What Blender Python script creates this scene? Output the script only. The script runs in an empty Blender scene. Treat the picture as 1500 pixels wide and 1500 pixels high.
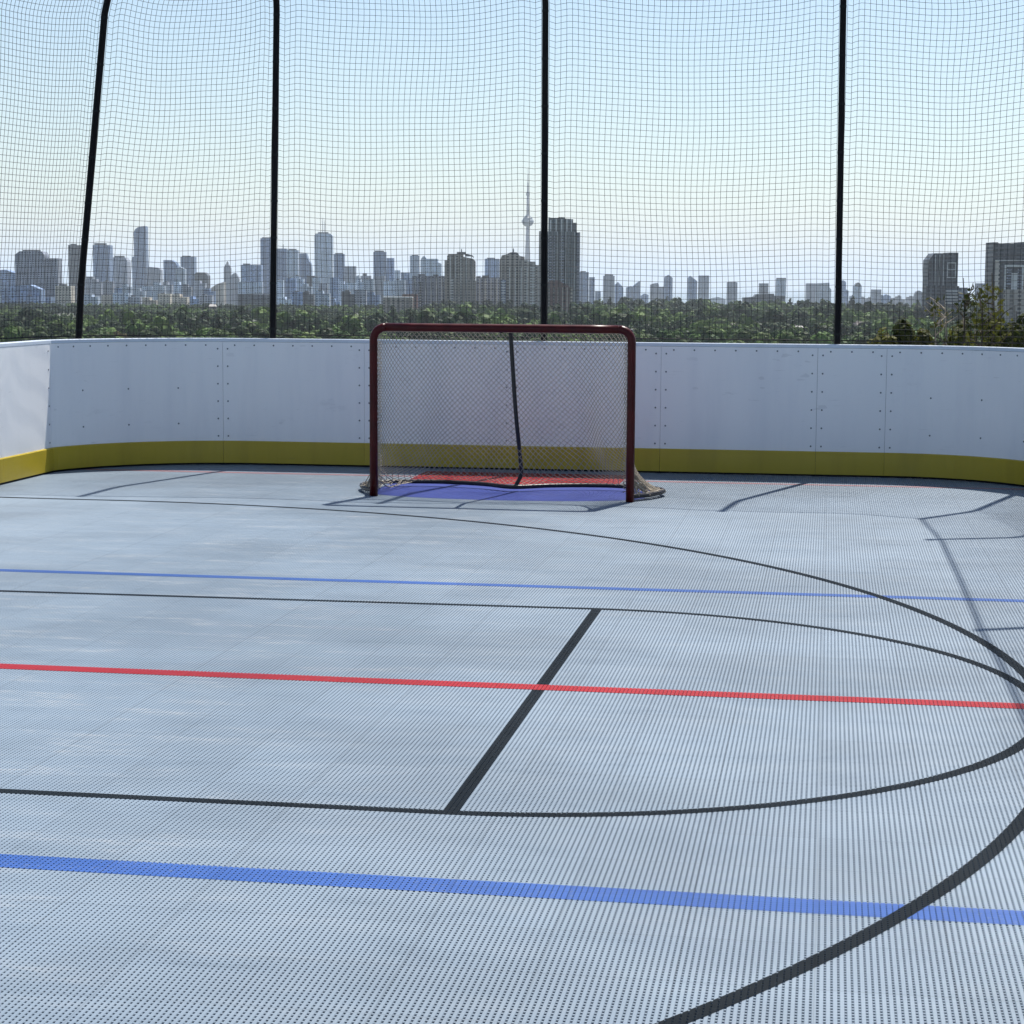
import bpy, math, random
import numpy as np
from mathutils import Vector, Matrix
R = math.radians
rng = random.Random(11)
nr = np.random.default_rng(7)
C = bpy.context.scene.collection
sc = bpy.context.scene

# ------------------------------------------------------------------ camera
F_PX, PITCH, ROLL, EYE, YAW = 2944.9, 0.1132, 0.006, 1.518, 0.1557
cam_d = bpy.data.cameras.new('camera'); cam = bpy.data.objects.new('camera', cam_d); C.objects.link(cam)
cam_d.sensor_width = 36; cam_d.lens = F_PX / 1500 * 36; cam_d.clip_start = .05; cam_d.clip_end = 300000
MR = Matrix.Rotation(YAW, 3, 'Z') @ Matrix.Rotation(math.pi / 2 - PITCH, 3, 'X') @ Matrix.Rotation(ROLL, 3, 'Z')
cam.matrix_world = Matrix.Translation((0, 0, EYE)) @ MR.to_4x4()
sc.camera = cam
HEAD = Vector((-math.sin(YAW), math.cos(YAW), 0))      # horizontal heading
SIDE = Vector((math.cos(YAW), math.sin(YAW), 0))

def at(px, py, D):
    """world point seen at photo pixel (px, py), D metres ahead"""
    d = MR @ Vector(((px - 750) / F_PX, (750 - py) / F_PX, -1))
    return Vector((0, 0, EYE)) + d * (D / d.dot(HEAD))

# ------------------------------------------------------------------ node helpers
def new_mat(name):
    m = bpy.data.materials.new(name); m.use_nodes = True
    nt = m.node_tree; b = nt.nodes['Principled BSDF']
    return m, nt, b
class NB:
    def __init__(s, nt): s.nt = nt
    def n(s, typ, **kw):
        x = s.nt.nodes.new(typ)
        for k, v in kw.items(): setattr(x, k, v)
        return x
    def put(s, sock, v):
        if isinstance(v, bpy.types.NodeSocket): s.nt.links.new(v, sock)
        elif v is not None: sock.default_value = v
    def math(s, op, a, b=None, c=None):
        x = s.n('ShaderNodeMath', operation=op)
        s.put(x.inputs[0], a)
        if b is not None: s.put(x.inputs[1], b)
        if c is not None: s.put(x.inputs[2], c)
        return x.outputs[0]
    def mix(s, f, a, b, blend='MIX'):
        x = s.n('ShaderNodeMix', data_type='RGBA', blend_type=blend)
        s.put(x.inputs[0], f); s.put(x.inputs[6], a); s.put(x.inputs[7], b)
        return x.outputs[2]
    def noise(s, vec, scale, detail=3, rough=.55, dim='3D'):
        x = s.n('ShaderNodeTexNoise', noise_dimensions=dim)
        if vec is not None: s.put(x.inputs['Vector'], vec)
        x.inputs['Scale'].default_value = scale; x.inputs['Detail'].default_value = detail
        x.inputs['Roughness'].default_value = rough
        return x.outputs['Fac']
    def ramp(s, v, lo, hi, a=0., b=1.):
        x = s.n('ShaderNodeMapRange', interpolation_type='SMOOTHSTEP')
        s.put(x.inputs[0], v)
        for i, q in zip((1, 2, 3, 4), (lo, hi, a, b)): x.inputs[i].default_value = q
        return x.outputs[0]
    def bump(s, h, strength, dist):
        x = s.n('ShaderNodeBump'); x.inputs['Strength'].default_value = strength
        x.inputs['Distance'].default_value = dist; s.put(x.inputs['Height'], h)
        return x.outputs['Normal']
    def vmul(s, vec, v3):
        x = s.n('ShaderNodeVectorMath', operation='MULTIPLY'); s.put(x.inputs[0], vec); x.inputs[1].default_value = v3
        return x.outputs[0]
def c4(c): return (c[0], c[1], c[2], 1)

def plain(name, col, rough=.5, metal=0., var=.15, scale=6., spec=.5):
    m, nt, b = new_mat(name); k = NB(nt)
    tc = k.n('ShaderNodeTexCoord')
    f = k.noise(tc.outputs['Object'], scale, 5)
    dark = tuple(x * (1 - var) for x in col); lite = tuple(min(1, x * (1 + var)) for x in col)
    nt.links.new(k.mix(k.ramp(f, .3, .7), c4(dark), c4(lite)), b.inputs['Base Color'])
    nt.links.new(k.ramp(f, .25, .75, rough * .85, min(1, rough * 1.15)), b.inputs['Roughness'])
    b.inputs['Metallic'].default_value = metal; b.inputs['Specular IOR Level'].default_value = spec
    return m

CELL, RIBW, CROSS, CRW = .0148, .0099, .0168, .0080
def floor_mat(name, paint, scuff_sheen=.25, line=False, spec=.4, rubbed=.45):
    """sports tile plastic: 305 mm tiles, scuffs and painted sheen; paint only covers the tops of the ribs"""
    m, nt, b = new_mat(name); k = NB(nt)
    g = k.n('ShaderNodeNewGeometry'); sp = k.n('ShaderNodeSeparateXYZ'); nt.links.new(g.outputs['Position'], sp.inputs[0])
    x, y = sp.outputs[0], sp.outputs[1]
    T = .3048
    tx = k.math('DIVIDE', x, T); ty = k.math('DIVIDE', y, T)
    comb = k.n('ShaderNodeCombineXYZ')
    nt.links.new(k.math('FLOOR', tx), comb.inputs[0]); nt.links.new(k.math('FLOOR', ty), comb.inputs[1])
    wn = k.n('ShaderNodeTexWhiteNoise', noise_dimensions='2D'); nt.links.new(comb.outputs[0], wn.inputs['Vector'])
    ex = k.math('ABSOLUTE', k.math('SUBTRACT', k.math('FRACT', tx), .5))
    ey = k.math('ABSOLUTE', k.math('SUBTRACT', k.math('FRACT', ty), .5))
    seam = k.ramp(k.math('MAXIMUM', ex, ey), .487, .497)
    big = k.noise(g.outputs['Position'], .55, 4, .6)
    sv = k.vmul(g.outputs['Position'], (1.2, 4.2, 1))
    scuff = k.noise(sv, 1.6, 7, .68)
    fine = k.noise(sv, 9, 4, .6)
    grit = k.noise(g.outputs['Position'], 60, 3, .6)
    tone = k.math('ADD', k.ramp(wn.outputs['Value'], 0, 1, -.03, .03), k.ramp(big, .25, .75, -.05, .05))
    p_hi = tuple(min(.95, q * 1.14 + .004) for q in paint); p_lo = tuple(q * .86 for q in paint)
    col = k.mix(k.ramp(k.math('ADD', big, tone), .3, .7), c4(p_lo), c4(p_hi))
    # pale scuffs, strengthened on the left to paint a sheen into the colour
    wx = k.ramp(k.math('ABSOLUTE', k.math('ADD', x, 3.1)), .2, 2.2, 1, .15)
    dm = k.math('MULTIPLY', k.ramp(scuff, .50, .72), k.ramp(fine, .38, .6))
    col = k.mix(k.math('MULTIPLY', k.math('MULTIPLY', dm, wx), scuff_sheen), col, (.34, .35, .36, 1))
    col = k.mix(k.math('MULTIPLY', k.ramp(scuff, .28, .42, 1, 0), .3), col, c4(tuple(q * .55 for q in paint)))
    if line:                                            # rubbed paint lets the tile show in specks
        rub = k.math('MULTIPLY', k.ramp(grit, .56, .68), k.ramp(scuff, .45, .62))
        col = k.mix(k.math('MULTIPLY', rub, rubbed), col, (.13, .16, .19, 1))
    col = k.mix(k.math('MULTIPLY', seam, .30), col, c4(tuple(q * .35 for q in paint)))
    nt.links.new(col, b.inputs['Base Color'])
    warp = k.math('ADD', k.math('MULTIPLY', scuff, .9), k.math('MULTIPLY', wn.outputs['Value'], .25))
    nt.links.new(k.bump(warp, .35, .004), b.inputs['Normal'])
    nt.links.new(k.math('SUBTRACT', k.ramp(scuff, .3, .7, .46, .58), k.math('MULTIPLY', wx, .10)), b.inputs['Roughness'])
    b.inputs['Specular IOR Level'].default_value = spec
    if line:                                            # nothing to paint over the open slots
        fx = k.math('ABSOLUTE', k.math('SUBTRACT', k.math('FRACT', k.math('ADD', k.math('DIVIDE', x, CELL), 100.5)), .5))
        tr = k.n('ShaderNodeBsdfTransparent'); ms = k.n('ShaderNodeMixShader')
        fy = k.math('ABSOLUTE', k.math('SUBTRACT', k.math('FRACT', k.math('ADD', k.math('DIVIDE', y, CROSS), 1000.5)), .5))
        nt.links.new(k.math('MULTIPLY', k.math('GREATER_THAN', fx, RIBW / CELL * .54), k.math('GREATER_THAN', fy, CRW / CROSS * .54)), ms.inputs[0])
        nt.links.new(b.outputs[0], ms.inputs[1]); nt.links.new(tr.outputs[0], ms.inputs[2])
        nt.links.new(ms.outputs[0], nt.nodes['Material Output'].inputs['Surface'])
    return m

def board_mat(name, col, streak, rough=.35):
    m, nt, b = new_mat(name); k = NB(nt)
    g = k.n('ShaderNodeNewGeometry')
    v = k.vmul(g.outputs['Position'], (3.0, 3.0, .35))
    f = k.noise(v, 1.6, 5, .6); mk = k.noise(k.vmul(g.outputs['Position'], (1, 1, 2.2)), 2.3, 7, .72)
    col1 = k.mix(k.math('MULTIPLY', k.ramp(f, .42, .75), .5), c4(col), c4(streak))
    col2 = k.mix(k.math('MULTIPLY', k.ramp(mk, .62, .74), .14), col1, c4(tuple(q * .45 for q in streak)))
    pk = k.noise(k.vmul(g.outputs['Position'], (2.2, 2.2, 7.0)), 3.1, 2, .4); pk2 = k.noise(k.vmul(g.outputs['Position'], (1, 1, 1)), 1.1, 2, .5)
    pm = k.math('MULTIPLY', k.ramp(pk, .70, .75), k.ramp(pk2, .45, .6))
    sc2 = k.noise(k.vmul(g.outputs['Position'], (1.5, 1.5, 26)), 4.0, 3, .5)
    col2 = k.mix(k.math('MULTIPLY', pm, .13), col2, (.06, .06, .065, 1))
    col2 = k.mix(k.math('MULTIPLY', k.math('MULTIPLY', k.ramp(sc2, .66, .72), k.ramp(mk, .45, .6)), .16), col2, c4(tuple(q * .3 for q in streak)))
    nt.links.new(col2, b.inputs['Base Color'])
    nt.links.new(k.ramp(mk, .3, .7, rough * .8, rough * 1.3), b.inputs['Roughness'])
    return m

def facade(name, wall, glass, wx=3.4, wz=3.2, fx=.62, fz=.6, stripe=0., sw=14., rough=.35):
    """windows in a wall, in metres of the building's own axes"""
    m, nt, b = new_mat(name); k = NB(nt)
    tc = k.n('ShaderNodeTexCoord'); sp = k.n('ShaderNodeSeparateXYZ'); nt.links.new(tc.outputs['Object'], sp.inputs[0])
    oi = k.n('ShaderNodeObjectInfo')
    h = k.math('ADD', k.math('ADD', sp.outputs[0], sp.outputs[1]), 500.)
    z = sp.outputs[2]
    ax = k.math('LESS_THAN', k.math('FRACT', k.math('DIVIDE', h, wx)), fx)
    az = k.math('LESS_THAN', k.math('FRACT', k.math('DIVIDE', z, wz)), fz)
    win = k.math('MULTIPLY', ax, az)
    cb = k.n('ShaderNodeCombineXYZ')
    nt.links.new(k.math('FLOOR', k.math('DIVIDE', h, wx)), cb.inputs[0]); nt.links.new(k.math('FLOOR', k.math('DIVIDE', z, wz)), cb.inputs[1])
    wn = k.n('ShaderNodeTexWhiteNoise', noise_dimensions='2D'); nt.links.new(cb.outputs[0], wn.inputs['Vector'])
    gl = k.mix(k.ramp(wn.outputs['Value'], .55, 1.), c4(glass), c4(tuple(min(.8, q * 2.6 + .03) for q in glass)))
    nv = k.noise(tc.outputs['Object'], .05, 3)
    wl = k.mix(k.ramp(nv, .3, .7), c4(tuple(q * .82 for q in wall)), c4(tuple(min(1, q * 1.12) for q in wall)))
    st = k.math('LESS_THAN', k.math('FRACT', k.math('DIVIDE', h, sw)), .3)
    col = k.mix(win, wl, gl)
    if stripe: col = k.mix(k.math('MULTIPLY', st, stripe), col, c4(tuple(q * .35 for q in wall)))
    ran = k.ramp(oi.outputs['Random'], 0, 1, .8, 1.2)
    hs = k.n('ShaderNodeHueSaturation'); nt.links.new(ran, hs.inputs['Value']); nt.links.new(col, hs.inputs['Color'])
    nt.links.new(hs.outputs[0], b.inputs['Base Color'])
    nt.links.new(k.ramp(win, 0, 1, .8, rough), b.inputs['Roughness'])
    b.inputs['Specular IOR Level'].default_value = .35
    return m

def leaf_mat(name, a, bcol, trans=.1, attr=False):
    m, nt, b = new_mat(name); k = NB(nt)
    g = k.n('ShaderNodeNewGeometry'); oi = k.n('ShaderNodeObjectInfo')
    f = k.noise(g.outputs['Position'], .45, 3)
    v = k.math('ADD', k.math('MULTIPLY', f, .6), k.math('MULTIPLY', oi.outputs['Random'], .4))
    if attr:
        at_ = k.n('ShaderNodeAttribute', attribute_name='tint'); v = k.math('ADD', k.math('MULTIPLY', f, .5), k.math('MULTIPLY', at_.outputs['Fac'], .5))
    col = k.mix(k.ramp(v, .25, .75), c4(a), c4(bcol))
    nt.links.new(col, b.inputs['Base Color']); b.inputs['Roughness'].default_value = .6
    b.inputs['Specular IOR Level'].default_value = .08
    tr = k.n('ShaderNodeBsdfTranslucent'); nt.links.new(k.mix(1., col, (1.1, 1.15, .5, 1), 'MULTIPLY'), tr.inputs['Color'])
    ms = k.n('ShaderNodeMixShader'); ms.inputs[0].default_value = trans
    nt.links.new(b.outputs[0], ms.inputs[1]); nt.links.new(tr.outputs[0], ms.inputs[2])
    nt.links.new(ms.outputs[0], nt.nodes['Material Output'].inputs['Surface'])
    return m

# ------------------------------------------------------------------ mesh helpers
def link(name, me, mat, parent=None, loc=None, rz=0.):
    o = bpy.data.objects.new(name, me); C.objects.link(o)
    if mat is not None and not me.materials: me.materials.append(mat)
    if parent is not None: o.parent = parent
    if loc is not None: o.location = loc
    if rz: o.rotation_euler = (0, 0, rz)
    return o
def tag(o, label=None, cat=None, group=None, kind=None):
    if label: o['label'] = label
    if cat: o['category'] = cat
    if group: o['group'] = group
    if kind: o['kind'] = kind
    return o
def thing(name, label, cat, loc=(0, 0, 0), rz=0., group=None):
    o = bpy.data.objects.new(name, None); C.objects.link(o); o.empty_display_size = .3
    o.location = loc; o.rotation_euler = (0, 0, rz)
    return tag(o, label, cat, group)
class MB:
    def __init__(s): s.v = []; s.f = []; s.n = 0
    def add(s, v, f):
        v = np.asarray(v, float).reshape(-1, 3)
        s.v.append(v); s.f += [tuple(i + s.n for i in q) for q in f]; s.n += len(v)
        return s
    def box(s, x0, x1, y0, y1, z0, z1):
        v = [(x, y, z) for z in (z0, z1) for y in (y0, y1) for x in (x0, x1)]
        return s.add(v, [(0, 2, 3, 1), (4, 5, 7, 6), (0, 1, 5, 4), (2, 6, 7, 3), (0, 4, 6, 2), (1, 3, 7, 5)])
    def prism(s, poly, y0, y1):
        """front outline (x, z) extruded along y"""
        n = len(poly)
        v = [(x, y0, z) for x, z in poly] + [(x, y1, z) for x, z in poly]
        f = [tuple(range(n)), tuple(range(2 * n - 1, n - 1, -1))]
        f += [(i, i + n, (i + 1) % n + n, (i + 1) % n) for i in range(n)]
        return s.add(v, f)
    def lathe(s, prof, seg=16, cx=0, cy=0):
        n = len(prof)
        v = [(cx + r * math.cos(2 * math.pi * j / seg), cy + r * math.sin(2 * math.pi * j / seg), z) for r, z in prof for j in range(seg)]
        f = [(i * seg + j, i * seg + (j + 1) % seg, (i + 1) * seg + (j + 1) % seg, (i + 1) * seg + j) for i in range(n - 1) for j in range(seg)]
        f += [tuple(range(seg - 1, -1, -1)), tuple(range((n - 1) * seg, n * seg))]
        return s.add(v, f)
    def tube(s, pts, r, sides=6, cap=True):
        p = np.asarray(pts, float); n = len(p)
        rr = np.full(n, r) if np.isscalar(r) else np.asarray(r, float)
        t = np.gradient(p, axis=0); t /= np.maximum(np.linalg.norm(t, axis=1, keepdims=True), 1e-9)
        mean = np.abs(t).mean(0); ref = np.zeros(3); ref[int(np.argmin(mean))] = 1
        u = np.cross(t, ref); u /= np.maximum(np.linalg.norm(u, axis=1, keepdims=True), 1e-9); w = np.cross(t, u)
        a = np.arange(sides) * 2 * math.pi / sides
        v = p[:, None] + rr[:, None, None] * (np.cos(a)[None, :, None] * u[:, None] + np.sin(a)[None, :, None] * w[:, None])
        f = [(i * sides + j, i * sides + (j + 1) % sides, (i + 1) * sides + (j + 1) % sides, (i + 1) * sides + j) for i in range(n - 1) for j in range(sides)]
        if cap: f += [tuple(range(sides - 1, -1, -1)), tuple(range((n - 1) * sides, n * sides))]
        return s.add(v.reshape(-1, 3), f)
    def mesh(s, name, smooth=False):
        me = bpy.data.meshes.new(name)
        me.from_pydata(np.concatenate(s.v).tolist(), [], s.f); me.update()
        if smooth: me.polygons.foreach_set('use_smooth', [True] * len(me.polygons))
        return me
    def build(s, name, mat, parent=None, loc=None, rz=0., smooth=False):
        return link(name, s.mesh(name, smooth), mat, parent, loc, rz)
def big_quads(name, V, tint=None):
    """V: (n, 4, 3) loose quads"""
    n = len(V); me = bpy.data.meshes.new(name)
    me.vertices.add(n * 4); me.vertices.foreach_set('co', V.astype(np.float32).ravel())
    me.loops.add(n * 4); me.loops.foreach_set('vertex_index', np.arange(n * 4, dtype=np.int32))
    me.polygons.add(n); me.polygons.foreach_set('loop_start', np.arange(0, n * 4, 4, dtype=np.int32))
    me.update(calc_edges=True)
    if tint is not None:
        a = me.attributes.new('tint', 'FLOAT', 'FACE'); a.data.foreach_set('value', tint.astype(np.float32))
    return me
def smooth_path(pts, n=8):
    """Catmull-Rom"""
    p = np.asarray(pts, float); q = np.vstack([2 * p[0] - p[1], p, 2 * p[-1] - p[-2]]); out = []
    for i in range(1, len(q) - 2):
        for t in np.linspace(0, 1, n, endpoint=False):
            a, b_, c_, d = q[i - 1:i + 3]
            out.append(.5 * (2 * b_ + (c_ - a) * t + (2 * a - 5 * b_ + 4 * c_ - d) * t * t + (3 * b_ - a - 3 * c_ + d) * t ** 3))
    out.append(p[-1]); return np.array(out)
def resample(p, n):
    p = np.asarray(p, float); d = np.r_[0, np.cumsum(np.linalg.norm(np.diff(p, axis=0), axis=1))]
    t = np.linspace(0, d[-1], n); return np.stack([np.interp(t, d, p[:, i]) for i in range(3)], 1)

# ------------------------------------------------------------------ light
SUN_EL, SUN_A = 60.0, math.atan2(.31, 1.0)          # azimuth from +Y towards +X
w = bpy.data.worlds.new('World'); sc.world = w; w.use_nodes = True
nt = w.node_tree; bg = nt.nodes['Background']
sky = nt.nodes.new('ShaderNodeTexSky'); sky.sky_type = 'NISHITA'; sky.sun_disc = False
sky.sun_elevation = R(SUN_EL); sky.sun_rotation = SUN_A
sky.altitude = 150; sky.air_density = 1.0; sky.dust_density = .6; sky.ozone_density = 2.0
nt.links.new(sky.outputs[0], bg.inputs['Color']); bg.inputs['Strength'].default_value = .075
sl = bpy.data.lights.new('sun', 'SUN'); sl.energy = 4.6; sl.angle = R(.53); sl.color = (1, .955, .88)
so = bpy.data.objects.new('sun', sl); C.objects.link(so); so.location = (20, 40, 60)
sd = Vector((math.sin(SUN_A) * math.cos(R(SUN_EL)), math.cos(SUN_A) * math.cos(R(SUN_EL)), math.sin(R(SUN_EL))))
so.rotation_euler = sd.to_track_quat('Z', 'Y').to_euler()
sc.view_settings.view_transform = 'Standard'; sc.view_settings.look = 'None'
sc.view_settings.exposure = 0.85; sc.view_settings.gamma = 1
sc.cycles.max_bounces = 6; sc.cycles.volume_bounces = 1; sc.cycles.transparent_max_bounces = 16

# ------------------------------------------------------------------ materials
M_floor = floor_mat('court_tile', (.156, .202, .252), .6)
M_black_line = floor_mat('black_paint', (.008, .011, .014), 0., True, .02, .10)
M_red_line = floor_mat('red_paint', (.27, .004, .008), .0, True, .12, .25)
M_blue_line = floor_mat('blue_paint', (.022, .075, .27), .05, True, .2)
M_crease = floor_mat('crease_paint', (.036, .058, .27), .05, True, .2)
M_faded = floor_mat('faded_red_paint', (.25, .12, .14), .3, True)
M_white = board_mat('white_board', (.87, .87, .87), (.74, .75, .78))
M_yellow = board_mat('yellow_board', (.46, .34, .018), (.33, .24, .014), .4)
M_cap = board_mat('cap_rail', (.62, .68, .76), (.50, .55, .62), .35)
M_bolt = plain('steel_bolt', (.17, .18, .20), .45, .3, .2, 30)
M_pole = plain('black_pole', (.006, .006, .008), .5, 0, .3, 4, .12)
M_net = plain('black_twine', (.010, .014, .018), .8, 0, .2, 3, .2)
M_rope = plain('hem_rope', (.012, .014, .016), .8, 0, .2, 10, .2)
M_goal_red = plain('red_enamel', (.058, .0036, .0040), .36, 0, .25, 9, .22)
M_goal_black = plain('black_enamel', (.012, .010, .012), .4, 0, .2, 9)
M_goal_net = plain('cream_twine', (.37, .325, .26), .85, 0, .15, 14, .2)
M_steel = plain('frame_steel', (.05, .05, .055), .5, .5, .2, 6)
M_roof = plain('roof_gravel', (.28, .27, .26), .9, 0, .3, 3)
FAC = dict(  # far walls tinted bluer, painting in the blue of distance haze
 blue=facade('hazy_blue_glass_facade', (.22, .32, .50), (.06, .10, .20), 4.5, 3.6, .7, .6, .5, 17),
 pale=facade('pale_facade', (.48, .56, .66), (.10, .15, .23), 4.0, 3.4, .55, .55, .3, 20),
 grey=facade('grey_facade', (.33, .36, .43), (.05, .06, .09), 4.0, 3.2, .6, .55, .45, 13),
 dark=facade('dark_facade', (.11, .12, .14), (.02, .026, .036), 4.2, 3.4, .7, .6, .5, 15),
 brown=facade('brown_brick_facade', (.38, .335, .285), (.028, .026, .028), 5.2, 3.1, .5, .55, .5, 10.4),
 tan=facade('tan_concrete_facade', (.50, .455, .40), (.035, .035, .04), 6.0, 3.1, .45, .6, .55, 12),
 red=facade('red_brick_facade', (.16, .075, .065), (.02, .018, .022), 5.0, 3.1, .5, .55, .5, 10),
 teal=facade('teal_glass_facade', (.10, .135, .145), (.012, .024, .030), 3.6, 3.1, .72, .72, .55, 7.2, .2),
 beige=facade('beige_facade', (.52, .47, .39), (.10, .09, .08), 4.5, 3.4, .5, .45, .2, 18),
)
M_mech = plain('mechanical_penthouse', (.10, .11, .12), .8, 0, .2, .2)
M_mull = plain('pale_concrete_fin', (.62, .62, .60), .7, 0, .15, .2)
M_mast = plain('mast_metal', (.16, .17, .19), .6, 0, .2, .1)
M_tconc = plain('tower_concrete', (.26, .27, .30), .8, 0, .15, .02)

# ------------------------------------------------------------------ court floor and its markings
def sheet(name, poly, z, mat, kind='structure'):
    mb = MB(); mb.add([(x, y, z) for x, y in poly], [tuple(range(len(poly)))])
    return tag(mb.build(name, mat), kind=kind)
def strip(name, pts, width, z, mat):
    p = np.asarray(pts, float); t = np.gradient(p, axis=0); t /= np.linalg.norm(t, axis=1, keepdims=True)
    n = np.stack([-t[:, 1], t[:, 0]], 1) * width / 2
    a, b_ = p - n, p + n; m = len(p)
    v = [(x, y, z) for x, y in a] + [(x, y, z) for x, y in b_]
    mb = MB(); mb.add(v, [(i, i + 1, i + 1 + m, i + m) for i in range(m - 1)])
    return tag(mb.build(name, mat), kind='structure')
L_W, R_W, B_W = -6.09, 1.72, 16.19          # inner faces of the boards
M_under = plain('tile_underside', (.125, .156, .185), .8, 0, .2, 4, .2)
fl = MB(); hw = RIBW / 2
def rib(x0, x1, y0, y1, zt, zb, ch, along):
    if along == 'y':
        sec = [(x0, zb), (x0, zt - ch), (x0 + ch, zt), (x1 - ch, zt), (x1, zt - ch), (x1, zb)]
        v = [(a, y0, z) for a, z in sec] + [(a, y1, z) for a, z in sec]
    else:
        sec = [(y0, zb), (y0, zt - ch), (y0 + ch, zt), (y1 - ch, zt), (y1, zt - ch), (y1, zb)]
        v = [(x1, a, z) for a, z in sec] + [(x0, a, z) for a, z in sec]
    fl.add(v, [(i, i + 1, i + 7, i + 6) for i in range(5)])
for q in range(int(-6.30 / CELL), int(1.95 / CELL) + 1):
    rib(q * CELL - hw, q * CELL + hw, -6, 16.42, 0, -.0055, .0012, 'y')
nrib = len(fl.f)
for q in range(int(-6 / CROSS) + 1, int(16.42 / CROSS)):
    rib(-6.3, 1.95, q * CROSS - CRW / 2, q * CROSS + CRW / 2, -.0010, -.0055, .0010, 'x')
ncr = len(fl.f)
fl.add([(-6.3, -6, -.0054), (1.95, -6, -.0054), (1.95, 16.42, -.0054), (-6.3, 16.42, -.0054)], [(0, 1, 2, 3)])
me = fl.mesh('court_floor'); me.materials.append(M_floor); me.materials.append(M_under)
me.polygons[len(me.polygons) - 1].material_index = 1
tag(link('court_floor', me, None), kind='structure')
mb = MB(); mb.box(-14, 10, -14, 20.5, -36, -.03); tag(mb.build('roof', M_roof), kind='structure')
TW = .047
FT = (-1.051, 7.419)
strip('free_throw_line', [(FT[0], 5.56), (FT[0], 9.28)], TW, .0004, M_black_line)
th = np.linspace(math.pi / 2, -math.pi / 2, 73)
KC, KR = (-1.07, 7.43), 1.86
key = [(-6.09 + q * (KC[0] + 6.09) / 20, KC[1] + 1.83 + .03 * q / 20) for q in range(20)]
key += [(KC[0] + KR * math.cos(a), KC[1] + KR * math.sin(a)) for a in th]
key += [(KC[0] - q * (KC[0] + 6.09) / 20, KC[1] - KR + .02 * q / 20) for q in range(1, 21)]
strip('key_line', key, TW, .0006, M_black_line)
AC, AR = (-5.06, 7.45), 5.88
arc = [(-6.09 + q * (AC[0] + 6.09) / 6, AC[1] + AR + .06 * (1 - q / 6) ** 2) for q in range(6)]
arc += [(AC[0] + AR * math.cos(a), AC[1] + AR * math.sin(a)) for a in np.linspace(math.pi / 2, -math.pi / 2, 145)]
arc += [(AC[0] - q * (AC[0] + 6.09) / 6, AC[1] - AR) for q in range(1, 7)]
strip('three_point_line', arc, TW, .0010, M_black_line)
def cross_line(name, b0, b1, wd, z, mat):
    strip(name, [(L_W + .03 + i * (R_W - L_W - .06) / 10, b0 + (b1 - b0) * i / 10) for i in range(11)], wd, z, mat)
cross_line('centre_line', 7.458, 7.385, .10, .0008, M_red_line)
cross_line('blue_line', 9.955, 9.925, .085, .0005, M_blue_line)
cross_line('blue_line', 4.925, 4.845, .115, .0005, M_blue_line)
cross_line('goal_line', 15.50, 15.49, .09, .0004, M_faded)
# crease: blue in front of a red block
cr = [(-3.28, 15.02), (-3.28, 14.25)] + [(-2.28 - 1.0 * math.cos(a), 14.25 - .36 * math.sin(a)) for a in np.linspace(.1, math.pi - .1, 21)] + [(-1.28, 14.25), (-1.28, 15.02)]
sheet('goal_crease', cr, .0004, M_crease)
sheet('goal_block', [(-3.2, 15.03), (-1.56, 15.03), (-1.56, 15.95), (-3.2, 15.95)], .0006, M_red_line)

# ------------------------------------------------------------------ rink boards
def arc_pts(cx, cy, r, a0, a1, n): return [(cx + r * math.cos(a), cy + r * math.sin(a)) for a in np.linspace(a0, a1, n)]
RL, RR = 1.47, 1.25
LCX, LKY = -4.70, B_W - 1.47 + 1.47 * math.sin(R(161))
def board_path():
    p = [(L_W, y) for y in np.arange(0, 15.1, .3)] + [(L_W, LKY - .03)]
    p += arc_pts(LCX, B_W - RL, RL, R(161), math.pi / 2, 25)
    p += [(x, B_W) for x in np.arange(LCX + .2, R_W - RR, .2)]
    p += arc_pts(R_W - RR, B_W - RR, RR, math.pi / 2, 0, 23)
    p += [(R_W, y) for y in np.arange(B_W - RR - .25, 0, -.3)]
    return np.array(p)
BP = board_path()
BS = np.r_[0, np.cumsum(np.linalg.norm(np.diff(BP, axis=0), axis=1))]
def bp(s):
    return np.array([np.interp(s, BS, BP[:, 0]), np.interp(s, BS, BP[:, 1])])
def bnorm(s):                                           # inward normal
    t = bp(s + .04) - bp(s - .04); t /= np.linalg.norm(t); return np.array([t[1], -t[0]])
def s_of(x, y): return BS[int(np.argmin(np.hypot(BP[:, 0] - x, BP[:, 1] - y)))] + 0.
boards = thing('rink_boards', 'white hockey rink boards with yellow kick plates curving round the end of the court', 'rink boards', (0, 0, 0))
def wallstrip(s0, s1, prof):
    """closed profile (inward offset, z) swept along the board line"""
    ss = np.linspace(s0, s1, max(2, int((s1 - s0) / .06) + 1)); n = len(prof); mb = MB(); v = []
    for s in ss:
        c, nn = bp(s), bnorm(s)
        v += [(c[0] + nn[0] * o, c[1] + nn[1] * o, z) for o, z in prof]
    f = [(i * n + j, (i + 1) * n + j, (i + 1) * n + (j + 1) % n, i * n + (j + 1) % n) for i in range(len(ss) - 1) for j in range(n)]
    f += [tuple(range(n)), tuple(range((len(ss) - 1) * n + n - 1, (len(ss) - 1) * n - 1, -1))]
    return mb.add(v, f)
s0c = BS[-1]
sL = s_of(L_W, LKY - .03); sBL = s_of(LCX, B_W)
sjoint = [s_of(L_W, B_W - RL) + .12]
xj = [-4.98, -3.78, -2.55, -1.335, -.09, .45]
sx = [sBL + (x - LCX) for x in xj]
sRe = s_of(R_W, B_W - RR)
cuts = [0.02, 2.4, 4.8, 7.2, 9.6, 12.0, 14.2, sL + .012, *sx, sRe - .5, sRe + 1.2, sRe + 3.6, sRe + 6.0, sRe + 8.4, sRe + 10.8, s0c - .02]
BH = 1.052
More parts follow.
